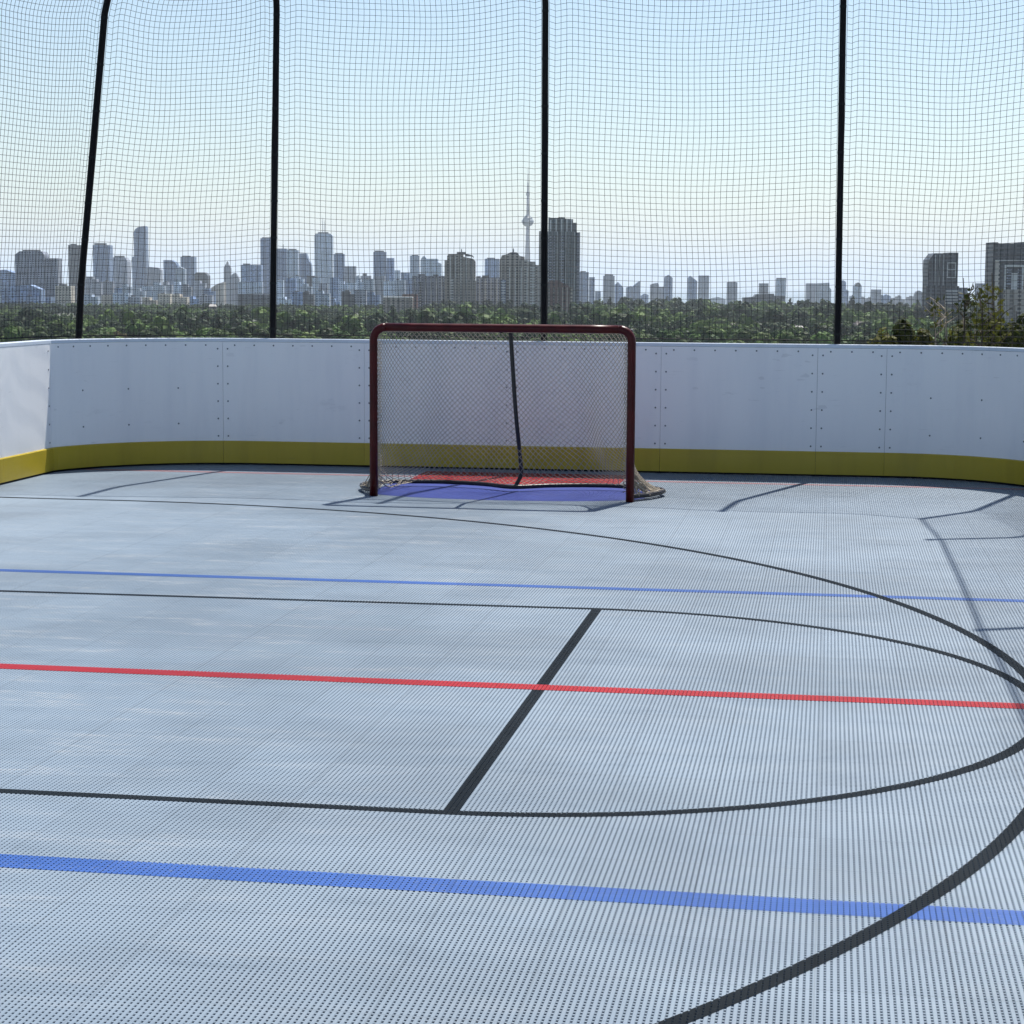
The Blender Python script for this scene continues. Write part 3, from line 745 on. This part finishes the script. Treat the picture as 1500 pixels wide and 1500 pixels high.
t, base, m, xc = tower('big dark teal glass tower with a stepped crown, right of the pole behind the goal', D, 'teal', flat(800, 844, 339),
  [('crown', 'teal', [(803, 319), (817, 319), (817.2, 318), (826, 318), (826.2, 320), (838.5, 321)], 339.2, 1.5, 22), ('crown_shoulder', 'teal', flat(838.7, 844, 326), 339.2, 3, 18),
   ('side_wing', 'brown', flat(789.5, 799.8, 338.5), None, 4, 20), ('side_wing', 'grey', flat(844.2, 849, 340), None, 4, 20)], depth=28, cat='glass tower')
slabs(t, base, m, xc, D, 800, 844, 339.5, 450, 7, M_mull, 'fin', .10, -.7, .68)
for px in (806, 814, 822, 829.5, 836):
    mb = MB(); mb.box((px - .9 - xc) * m, (px + .9 - xc) * m, .7, 1.45, zpx(xc, 339, D, base), zpx(xc, 321 if px > 812 else 322, D, base)); mb.build('crown_fin', M_mull, t)
balconies(t, base, m, xc, D, 801.5, 812.5, 345, 445, 24, FAC['grey'], -1.4)
balconies(t, base, m, xc, D, 819, 826.5, 345, 445, 24, FAC['grey'], -1.4)
D = 1950
t, base, m, xc = tower('dark red brick block with a curved front at the foot of the teal glass tower', D, 'red', [(800, 414), (806, 411), (818, 410.5), (822, 413), (830, 417), (834.5, 420)], [('end_wall', 'beige', flat(834.8, 838.5, 421), None, 1, 14)], depth=20, cat='apartment block')
slabs(t, base, m, xc, D, 801, 834, 421, 458, 5, FAC['brown'], 'rib', .2)

# the needle tower
D = 8000
p, m = spot(772.3, D)
t = thing('needle_tower', 'very tall thin communications tower with a round pod and a long needle mast', 'tower', p, HANG)
Z = lambda y: zpx(772.3, y, D, p)
mb = MB(); pr = []
for y, r in ((470, 26), (440, 21), (400, 16), (380, 13.5), (350, 9.5), (331, 8)):
    pr.append((r * .8, Z(y)))
mb.lathe(pr, 9).build('shaft', M_tconc, t, smooth=True)
MB().lathe([(8, Z(331.8)), (17, Z(330)), (20, Z(328.5)), (20.5, Z(327)), (23.5, Z(326)), (24, Z(323.5)), (21, Z(322)), (18.5, Z(321)), (18, Z(319)), (13, Z(317.6)), (9, Z(316)), (6, Z(314))], 20).build('pod', plain('pod_cladding', (.14, .18, .21), .5, 0, .15, .05), t)
MB().lathe([(6.6, Z(317)), (5.2, Z(300)), (4.6, Z(287))], 9).build('upper_shaft', M_tconc, t, smooth=True)
MB().lathe([(4.6, Z(287.2)), (7.2, Z(285.5)), (7.2, Z(282.5)), (4, Z(280.5))], 12).build('small_pod', M_tconc, t)
MB().lathe([(3.4, Z(281)), (2.8, Z(268)), (1.8, Z(267.5)), (1.6, Z(256)), (.9, Z(255.5)), (.6, Z(245))], 8).build('mast', M_mast, t)

# pale towers right of the glass tower
S_ = 'small hazy towers on the horizon right of the teal glass tower'
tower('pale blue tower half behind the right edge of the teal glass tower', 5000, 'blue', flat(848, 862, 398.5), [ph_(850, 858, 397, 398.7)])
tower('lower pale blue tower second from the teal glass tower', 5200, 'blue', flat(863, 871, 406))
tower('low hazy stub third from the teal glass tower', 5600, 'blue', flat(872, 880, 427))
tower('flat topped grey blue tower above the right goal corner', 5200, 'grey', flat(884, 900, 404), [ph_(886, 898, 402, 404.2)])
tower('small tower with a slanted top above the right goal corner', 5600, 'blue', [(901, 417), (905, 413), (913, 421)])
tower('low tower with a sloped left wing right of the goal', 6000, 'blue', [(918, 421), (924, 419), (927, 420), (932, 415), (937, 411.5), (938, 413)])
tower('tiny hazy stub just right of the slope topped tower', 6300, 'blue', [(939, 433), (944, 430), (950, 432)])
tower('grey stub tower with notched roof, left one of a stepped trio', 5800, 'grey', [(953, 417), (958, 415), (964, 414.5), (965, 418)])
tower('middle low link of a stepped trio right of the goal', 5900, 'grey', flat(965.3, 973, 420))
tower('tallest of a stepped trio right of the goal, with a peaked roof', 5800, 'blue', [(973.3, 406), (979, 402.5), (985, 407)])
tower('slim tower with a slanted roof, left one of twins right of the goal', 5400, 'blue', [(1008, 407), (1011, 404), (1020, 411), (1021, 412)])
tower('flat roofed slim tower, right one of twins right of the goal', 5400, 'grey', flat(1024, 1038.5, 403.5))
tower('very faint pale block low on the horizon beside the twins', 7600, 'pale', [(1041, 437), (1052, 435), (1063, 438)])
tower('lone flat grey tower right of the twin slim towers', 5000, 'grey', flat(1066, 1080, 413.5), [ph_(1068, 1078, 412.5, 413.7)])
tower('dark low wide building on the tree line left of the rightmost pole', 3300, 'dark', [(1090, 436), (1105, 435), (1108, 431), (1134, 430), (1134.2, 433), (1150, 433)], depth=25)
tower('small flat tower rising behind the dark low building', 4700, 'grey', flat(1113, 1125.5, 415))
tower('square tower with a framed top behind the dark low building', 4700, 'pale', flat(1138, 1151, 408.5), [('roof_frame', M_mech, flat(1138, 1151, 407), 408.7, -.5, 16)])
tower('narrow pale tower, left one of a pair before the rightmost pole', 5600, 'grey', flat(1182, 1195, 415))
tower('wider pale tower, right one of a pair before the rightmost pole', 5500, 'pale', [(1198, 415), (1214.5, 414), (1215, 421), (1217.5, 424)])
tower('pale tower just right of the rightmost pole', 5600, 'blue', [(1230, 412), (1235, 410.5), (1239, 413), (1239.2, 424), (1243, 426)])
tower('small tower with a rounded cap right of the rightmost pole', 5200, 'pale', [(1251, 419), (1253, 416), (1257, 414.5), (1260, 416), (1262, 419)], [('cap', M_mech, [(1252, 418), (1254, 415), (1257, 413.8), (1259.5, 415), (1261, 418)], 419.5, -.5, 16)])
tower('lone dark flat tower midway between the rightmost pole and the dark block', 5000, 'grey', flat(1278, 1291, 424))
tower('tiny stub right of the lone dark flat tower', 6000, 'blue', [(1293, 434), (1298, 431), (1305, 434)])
tower('small dome topped tower just left of the dark block at right', 4400, 'grey', [(1341, 431), (1343, 427), (1346, 425.5), (1350, 427), (1352, 431)])
D = 1700
t, base, m, xc = tower('dark apartment tower with a chamfered left corner and pale framed windows', D, 'dark', [(1359.5, 381), (1367, 371), (1388, 371), (1388.2, 370), (1402, 370)],
  [('podium', 'dark', flat(1355.5, 1403.5, 419), None, -3, 2.9), ('annex', 'grey', flat(1403.8, 1418, 421), None, 2, 18)], depth=24, cat='apartment tower')
for (a_, b2, y0, y1) in ((1386.3, 1399, 384.5, 407),):
    for q in ((a_, a_ + 1.1, y0, y1), (b2 - 1.1, b2, y0, y1), (a_ + 1.1, b2 - 1.1, y0, y0 + 1.1), (a_ + 1.1, b2 - 1.1, y1 - 1.1, y1), (a_ + 1.1, b2 - 1.1, 394.5, 395.6)):
        mb = MB(); mb.box((q[0] - xc) * m, (q[1] - xc) * m, -.6, -.02, zpx(xc, q[3], D, base), zpx(xc, q[2], D, base)); mb.build('window_frame', M_mull, t)
balconies(t, base, m, xc, D, 1384, 1402, 424, 446, 5, M_mull, -4.4)
for px in (1369, 1375, 1381):
    mb = MB(); mb.box((px - .4 - xc) * m, (px + .4 - xc) * m, -.5, -.02, zpx(xc, 418, D, base), zpx(xc, 373, D, base)); mb.build('fin', M_mull, t)
tower('plain grey tower seen between the two dark apartment towers at right', 3600, 'grey', flat(1431, 1444, 415))
D = 1500
t, base, m, xc = tower('grey brown apartment tower with a big pale window frame at the right edge', D, 'dark', [(1453, 355), (1460, 355), (1460.2, 356.5), (1494, 356.5), (1494.2, 354.5), (1522, 354.5)],
  [('lower_wing', 'tan', flat(1470, 1523, 424), None, -3, 2.9), ('side_strip', 'tan', flat(1456.5, 1463, 382), None, -.8, .78)], depth=24, cat='apartment tower')
for q in ((1470, 1472.4, 388, 424), (1495.5, 1498, 388, 424), (1472.4, 1495.5, 388, 391), (1480.5, 1489, 400, 424), (1456, 1500, 381, 382)):
    mb = MB(); mb.box((q[0] - xc) * m, (q[1] - xc) * m, -1.3, -.82, zpx(xc, q[3], D, base), zpx(xc, q[2], D, base)); mb.build('window_frame', M_mull, t)
balconies(t, base, m, xc, D, 1473, 1480, 393, 422, 7, FAC['grey'])
balconies(t, base, m, xc, D, 1489.5, 1495, 393, 422, 7, FAC['grey'])

# foot of the skyline: rows of mid-rise blocks in haze
def row(x0, x1, n, y0, y1, D0, D1, mats, label, group, seed):
    r_ = random.Random(seed); w_ = (x1 - x0) / n
    for i in range(n):
        a_ = x0 + i * w_ + r_.uniform(-.15, .2) * w_; b2 = a_ + w_ * r_.uniform(.8, 1.15)
        y = r_.uniform(y0, y1); s = r_.random()
        ol = flat(a_, b2, y) if s < .6 else [(a_, y), (a_ + (b2 - a_) * .55, y), (a_ + (b2 - a_) * .56, y + 4), (b2, y + 4)]
        pa = [ph_(a_ + (b2 - a_) * .2, a_ + (b2 - a_) * .48, y - 1.6, y + .2)] if r_.random() < .6 else []
        tower(label, r_.uniform(D0, D1), r_.choice(mats), ol, pa, 'mid-rise block', name='mid_rise_block', group=group)
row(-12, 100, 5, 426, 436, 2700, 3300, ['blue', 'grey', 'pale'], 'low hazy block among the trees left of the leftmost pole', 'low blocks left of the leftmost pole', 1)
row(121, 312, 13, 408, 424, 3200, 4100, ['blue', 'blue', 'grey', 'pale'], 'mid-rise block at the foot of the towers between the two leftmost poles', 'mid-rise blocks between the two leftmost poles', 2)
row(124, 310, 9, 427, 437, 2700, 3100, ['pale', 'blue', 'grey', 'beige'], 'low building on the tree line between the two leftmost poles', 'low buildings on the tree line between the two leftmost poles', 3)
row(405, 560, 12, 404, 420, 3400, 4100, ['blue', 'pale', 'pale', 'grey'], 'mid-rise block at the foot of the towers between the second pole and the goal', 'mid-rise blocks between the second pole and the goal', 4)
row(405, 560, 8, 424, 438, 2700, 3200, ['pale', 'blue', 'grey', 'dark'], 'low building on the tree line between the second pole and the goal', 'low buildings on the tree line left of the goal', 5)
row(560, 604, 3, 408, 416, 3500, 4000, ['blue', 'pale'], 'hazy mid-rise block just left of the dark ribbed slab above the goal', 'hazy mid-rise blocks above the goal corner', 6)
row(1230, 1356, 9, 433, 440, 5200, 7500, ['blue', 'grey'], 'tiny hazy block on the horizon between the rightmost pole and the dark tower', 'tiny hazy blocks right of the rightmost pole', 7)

# ------------------------------------------------------------------ trees
LEAF = [leaf_mat('leaf_dark', (.014, .028, .008), (.05, .085, .018)), leaf_mat('leaf_mid', (.024, .055, .012), (.078, .150, .026)),
        leaf_mat('leaf_olive', (.045, .075, .016), (.105, .160, .030)), leaf_mat('leaf_rust', (.075, .06, .025), (.13, .105, .04))]
M_leaf_far = leaf_mat('leaf_far', (.010, .028, .008), (.090, .150, .028), .1, True)
M_bark = plain('bark', (.07, .055, .04), .9, 0, .3, 1.5)
def crown_quads(seed, n, w_, h_, z0, size):
    r_ = np.random.default_rng(seed)
    k = r_.integers(5, 8)
    cc = r_.normal(size=(k, 3)); cc /= np.linalg.norm(cc, axis=1, keepdims=True); cc *= r_.uniform(.25, .72, (k, 1))
    rad = r_.uniform(.34, .52, k)
    i = r_.integers(0, k, n); d = r_.normal(size=(n, 3)); d /= np.linalg.norm(d, axis=1, keepdims=True)
    p = cc[i] + d * (rad[i] * r_.uniform(.78, 1.06, n))[:, None]
    p = p * np.array([w_ / 2, w_ / 2, h_ / 2]) + np.array([0, 0, z0 + h_ / 2])
    nrm = d + .2 * r_.normal(size=(n, 3)); nrm /= np.linalg.norm(nrm, axis=1, keepdims=True)
    u = np.cross(nrm, r_.normal(size=(n, 3))); u /= np.linalg.norm(u, axis=1, keepdims=True); v = np.cross(nrm, u)
    s = (size * r_.uniform(.55, 1.15, n))[:, None]
    q = np.stack([p - u * s - v * s * .6, p + u * s * .7 - v * s, p + u * s + v * s * .7, p - u * s * .6 + v * s], 1)
    return q
PROTO = []
kinds = [(10, 9.5, 3.2, 0), (8.5, 10.5, 3.0, 1), (11, 8.5, 3.5, 1), (7.5, 8, 2.4, 2), (9, 9, 3.0, 2), (8, 8, 2.6, 3), (5.5, 12, 2.0, 0), (10, 9, 3, 0)]
for i, (w_, h_, z0, lm) in enumerate(kinds):
    cm = big_quads('crown', crown_quads(100 + i, 760, w_, h_, z0, .60)); cm.materials.append(LEAF[lm])
    mb = MB(); mb.tube([(0, 0, -.6), (.1, .05, 2), (.05, -.1, z0 + h_ * .4), (.1, 0, z0 + h_ * .75)], [.32, .26, .18, .05], 6)
    for a in range(4):
        th_ = a * 1.6 + i; mb.tube([(0.06, 0, z0 * .8), (math.cos(th_) * w_ * .18, math.sin(th_) * w_ * .18, z0 + h_ * .3), (math.cos(th_) * w_ * .33, math.sin(th_) * w_ * .33, z0 + h_ * .55)], [.14, .09, .03], 5)
    tm = mb.mesh('trunk'); tm.materials.append(M_bark)
    PROTO.append((cm, tm, lm, z0 + h_))
shade = ['dark green', 'mid green', 'olive green', 'rusty brown']
def zone(px):
    if px < 110: return 'left of the leftmost pole'
    if px < 400: return 'between the two leftmost poles'
    if px < 545: return 'between the second pole and the goal'
    if px < 925: return 'just above the goal crossbar'
    if px < 1230: return 'between the goal and the rightmost pole'
    return 'right of the rightmost pole'
def tree(px, D, kind, sc_=1., rowname='near row'):
    cm, tm, lm, hh = PROTO[kind]
    p = at(px, 460, D); z = land(math.hypot(p.x, p.y))
    lab = f"{shade[lm]} {'narrow' if kind == 6 else 'round'} tree, {rowname}, {zone(px)}"
    t = thing('broadleaf_tree', lab, 'tree', (p.x, p.y, z), rng.uniform(0, 6.3), f"{shade[lm]} {'narrow' if kind == 6 else 'round'} trees, {rowname}, {zone(px)}")
    s = sc_ * rng.uniform(.9, 1.6); t.scale = (s * rng.uniform(.9, 1.15), s * rng.uniform(.9, 1.15), s)
    for nm, me in (('crown', cm), ('trunk', tm)):
        o = bpy.data.objects.new(nm, me); C.objects.link(o); o.parent = t
# crowns get lighter in patches, darker in others: one patch value per place
def patch(px, D): return math.sin(px * .021 + D * .004) + .7 * math.sin(px * .047 - D * .009 + 1.3) + rng.uniform(-.9, .9)
taken = []
tries = 0
while len(taken) < 285 and tries < 20000:
    tries += 1
    D = 790 + 175 * rng.random(); px = rng.uniform(-25, 1525)
    x = (px - 750) / F_PX * D
    if any((x - a) ** 2 + (D - b) ** 2 * .5 < 7.6 ** 2 for a, b in taken): continue
    taken.append((x, D)); v = patch(px, D)
    kind = rng.choice([0, 7, 0, 6]) if v < -.6 else rng.choice([1, 2, 0, 7]) if v < .5 else rng.choice([1, 2, 3, 4]) if v < 1.2 else rng.choice([3, 4, 4, 5])
    tree(px, D, kind, 1., 'near row' if D < 870 else 'middle row')
# the wood beyond: nobody could count it
qs, ts = [], []
base_q = [crown_quads(300 + i, 150, k[0], k[1], k[2], .95) for i, k in enumerate(kinds)]
bt = [.22, .5, .55, .95, .9, .8, .1, .15]
nfar = 0
def far_tree(px, D, s=1.):
    p = at(px, 450, D); z = land(math.hypot(p.x, p.y)); v_ = patch(px, D); i = rng.choice([0, 7, 6, 0]) if v_ < -.5 else rng.choice([1, 2, 0, 7]) if v_ < .5 else rng.choice([1, 3, 4, 5]); a = rng.uniform(0, 6.3)
    ca, sa = math.cos(a) * s, math.sin(a) * s
    q = base_q[i]; x = q[..., 0] * ca - q[..., 1] * sa + p.x; y = q[..., 0] * sa + q[..., 1] * ca + p.y
    qs.append(np.stack([x, y, q[..., 2] * s + z], -1)); ts.append(np.full(len(q), min(1, max(0, bt[i] + .16 * v_ + rng.uniform(-.12, .12)))))
for _ in range(7200):
    D = 940 + 1850 * rng.random() ** .75; px = rng.uniform(-220, 1720)
    x = (px - 750) / F_PX * D
    if D < 1000 and any((x - a) ** 2 + (D - b) ** 2 * .5 < 5.5 ** 2 for a, b in taken): continue
    far_tree(px, D, rng.uniform(.85, 1.35) + (rng.uniform(.2, .8) if rng.random() < .12 else 0) * 1) if px > 620 or D < 1500 else far_tree(px, D, rng.uniform(.62, .98))
# trees on the far slope, in front of the lower city
for _ in range(1300):
    D = rng.uniform(2500, 3600); px = rng.uniform(-200, 1700); far_tree(px, D, rng.uniform(.7, 1.05) * (1 if px > 620 else .75))
wood = big_quads('woodland', np.concatenate(qs), np.concatenate(ts)); wood.materials.append(M_leaf_far)
tag(link('woodland', wood, None), kind='stuff')

# houses among the trees
M_hw = plain('house_wall', (.22, .18, .15), .8, 0, .2, .3); M_hr = plain('house_roof', (.10, .085, .08), .85, 0, .25, .3); M_hr2 = plain('pale_roof', (.27, .26, .25), .7, 0, .15, .3)
houses = [(66, 489, 1180, 'rust', 'long low building with rusty brick top just left of the leftmost pole'), (470, 475, 1350, 'pale', 'pale roofed house in the trees left of the goal corner'),
 (520, 476, 1320, 'pale', 'grey roofed house in the trees beside the goal corner'), (945, 474, 1330, 'dark', 'house with a dark roof in the trees right of the goal'),
 (1168, 476, 1340, 'pale', 'pale wall and roof in the trees left of the rightmost pole'), (1288, 472, 1400, 'pale', 'long pale roof in the trees right of the rightmost pole'),
 (1264, 470, 1420, 'dark', 'small dark roofed house right of the rightmost pole'), (312, 445, 2300, 'pale', 'bright white flat roof at the top of the wood between the two leftmost poles'),
 (775, 471, 1450, 'pale', 'pinkish roof just above the goal crossbar near the pole'), (1078, 472, 1400, 'dark', 'dark house roof in the wood midway between goal and rightmost pole')]
for px, py, D, st, lab in houses:
    p = at(px, py, D); z = p.z; m = D / F_PX; hw = 4.2 if st != 'rust' else 11; z -= 1.2
    t = thing('house', lab, 'house', (p.x, p.y, z - 12), HANG + rng.uniform(-.25, .25))
    mb = MB(); mb.box(-hw, hw, 0, 9, 0, 10.2); mb.build('wall', FAC['red'] if st == 'rust' else M_hw, t)
    mb = MB(); mb.add([(-hw - .5, -.5, 10.21), (hw + .5, -.5, 10.21), (hw + .5, 9.5, 10.21), (-hw - .5, 9.5, 10.21), (-hw + 1, 4.5, 12.6), (hw - 1, 4.5, 12.6)], [(0, 1, 5, 4), (2, 3, 4, 5), (1, 2, 5), (3, 0, 4), (3, 2, 1, 0)])
    rf = mb.build('roof', M_hr2 if st == 'pale' else M_hr, t)
    mb = MB(); mb.box(-hw * .5, -hw * .5 + .9, 5.5, 6.4, 11, 13.4); mb.build('chimney', M_hw, rf)
    for wx_ in (-hw * .6, 0, hw * .6):
        mb = MB(); mb.box(wx_ - .7, wx_ + .7, -.06, -.005, 7.4, 9); mb.build('window', FAC['dark'], t)

# planted terrace just below the right-hand boards
mb = MB(); mb.box(-1, 24, 20.6, 46, -36, -3.6); tag(mb.build('terrace', M_roof), kind='structure')
M_yl = leaf_mat('young_leaf', (.04, .05, .016), (.10, .10, .028), .3); M_dl = leaf_mat('dull_leaf', (.03, .04, .016), (.085, .085, .03), .35)
M_twig = plain('pale_twig', (.30, .26, .21), .8, 0, .3, 8)
def sapling(px, py, D, label, seed, nleaf, spread, mat, bare=False, name='sapling', cat='tree'):
    top = at(px, py, D); r_ = np.random.default_rng(seed); zb = -3.6
    t = thing(name, label, cat, (top.x, top.y, zb)); H = top.z - zb
    tr = MB(); pts = np.array([(0, 0, 0), (.05, .02, H * .3), (-.04, .03, H * .6), (.04, -.02, H * .85), (0, 0, H)])
    sp = smooth_path(pts, 5); tr.tube(sp, np.linspace(.035, .006, len(sp)), 6)
    ends = []
    for q in range(22 if not bare else 9):
        f_ = r_.uniform(.45, .97); i0 = int(f_ * (len(sp) - 1)); a = r_.uniform(0, 6.3); L = spread * (1.15 - f_) * r_.uniform(.9, 1.8) + .08
        e_ = sp[i0] + np.array([math.cos(a) * L, math.sin(a) * L, L * r_.uniform(.5, 1.2)]); e_[2] = min(e_[2], H * 1.01)
        mid = .5 * (sp[i0] + e_) + r_.normal(size=3) * .03
        br = smooth_path([sp[i0], mid, e_], 4); tr.tube(br, np.linspace(.013, .004, len(br)), 4); ends.append(br)
    tr.build('trunk', M_twig if bare else M_bark, t)
    n = nleaf
    bi = r_.integers(0, len(ends) + 2, n); P = np.array([(ends[b] if b < len(ends) else sp[len(sp) // 2:])[r_.integers(1, 6)] for b in bi]) + r_.normal(size=(n, 3)) * .07
    nrm = r_.normal(size=(n, 3)); nrm /= np.linalg.norm(nrm, axis=1, keepdims=True); u = np.cross(nrm, r_.normal(size=(n, 3))); u /= np.linalg.norm(u, axis=1, keepdims=True); v = np.cross(nrm, u)
    s = r_.uniform(.022, .042, n)[:, None]
    me = big_quads('leaves', np.stack([P - u * s * 1.4, P - v * s * .7, P + u * s * 1.4, P + v * s * .7], 1)); me.materials.append(mat)
    link('leaves', me, None, t)
sapling(1411, 407, 30, 'thin sapling with a tufted leafy tip beside the dark apartment tower', 1, 260, .40, M_dl)
sapling(1453, 400, 29, 'tall young tree with yellowing leaves at the left edge of the rightmost block', 2, 380, .36, M_yl)
sapling(1436, 432, 28, 'yellow leafed sapling between the two tall saplings at right', 3, 340, .36, M_yl)
sapling(1384, 440, 31, 'bare forked pale branch in front of the dark apartment tower', 4, 70, .7, M_dl, True)
sapling(1368, 452, 30, 'leafless pale twig leaning left of the forked branch', 5, 50, .7, M_dl, True)
def shrub(px, py, D, w_, label, seed, mat, n=900):
    top = at(px, py, D); r_ = np.random.default_rng(seed); H = top.z + 3.6
    t = thing('shrub', label, 'shrub', (top.x, top.y, -3.6))
    tr = MB()
    for q in range(9):
        a = r_.uniform(0, 6.3); L = w_ * r_.uniform(.2, .5); tr.tube([(0, 0, 0), (math.cos(a) * L * .5, math.sin(a) * L * .5, H * .5), (math.cos(a) * L, math.sin(a) * L, H * r_.uniform(.85, 1.0))], [.03, .018, .005], 4)
    tr.build('stems', M_bark, t)
    q = crown_quads(seed, n, w_, 1.5, H - 1.45, .045); me = big_quads('leaves', q); me.materials.append(mat); link('leaves', me, None, t)
for px, py, D, w_, lab, sd_, mt in ((1475, 452, 33, 1.0, 'green shrub low at the right edge below the rightmost block', 21, M_dl), (1500, 446, 34, .9, 'leafy shrub cut by the right edge of the photo', 22, M_yl),
    (1400, 462, 32, .9, 'dull green shrub below the thin sapling', 23, M_dl), (1360, 468, 33, .8, 'dark shrub below the bare twig', 24, M_dl), (1328, 466, 34, .9, 'yellow brown shrub left of the bare twig', 25, M_yl), (1300, 472, 34, .8, 'low olive shrub halfway to the rightmost pole', 26, M_yl), (1436, 468, 31, .9, 'yellow green shrub between the two tall saplings', 27, M_yl)):
    shrub(px, py, D, w_, lab, sd_, mt)

# ------------------------------------------------------------------ haze
mh = bpy.data.materials.new('haze'); mh.use_nodes = True; nt = mh.node_tree
for n_ in list(nt.nodes):
    if n_.type != 'OUTPUT_MATERIAL': nt.nodes.remove(n_)
pv = nt.nodes.new('ShaderNodeVolumePrincipled'); pv.inputs['Color'].default_value = (.78, .86, .95, 1); pv.inputs['Density'].default_value = 4.6e-5; pv.inputs['Anisotropy'].default_value = .1
nt.links.new(pv.outputs[0], nt.nodes['Material Output'].inputs['Volume'])
mb = MB(); mb.box(-95000, 95000, -95000, 95000, -123, 620); tag(mb.build('haze', mh), kind='stuff')
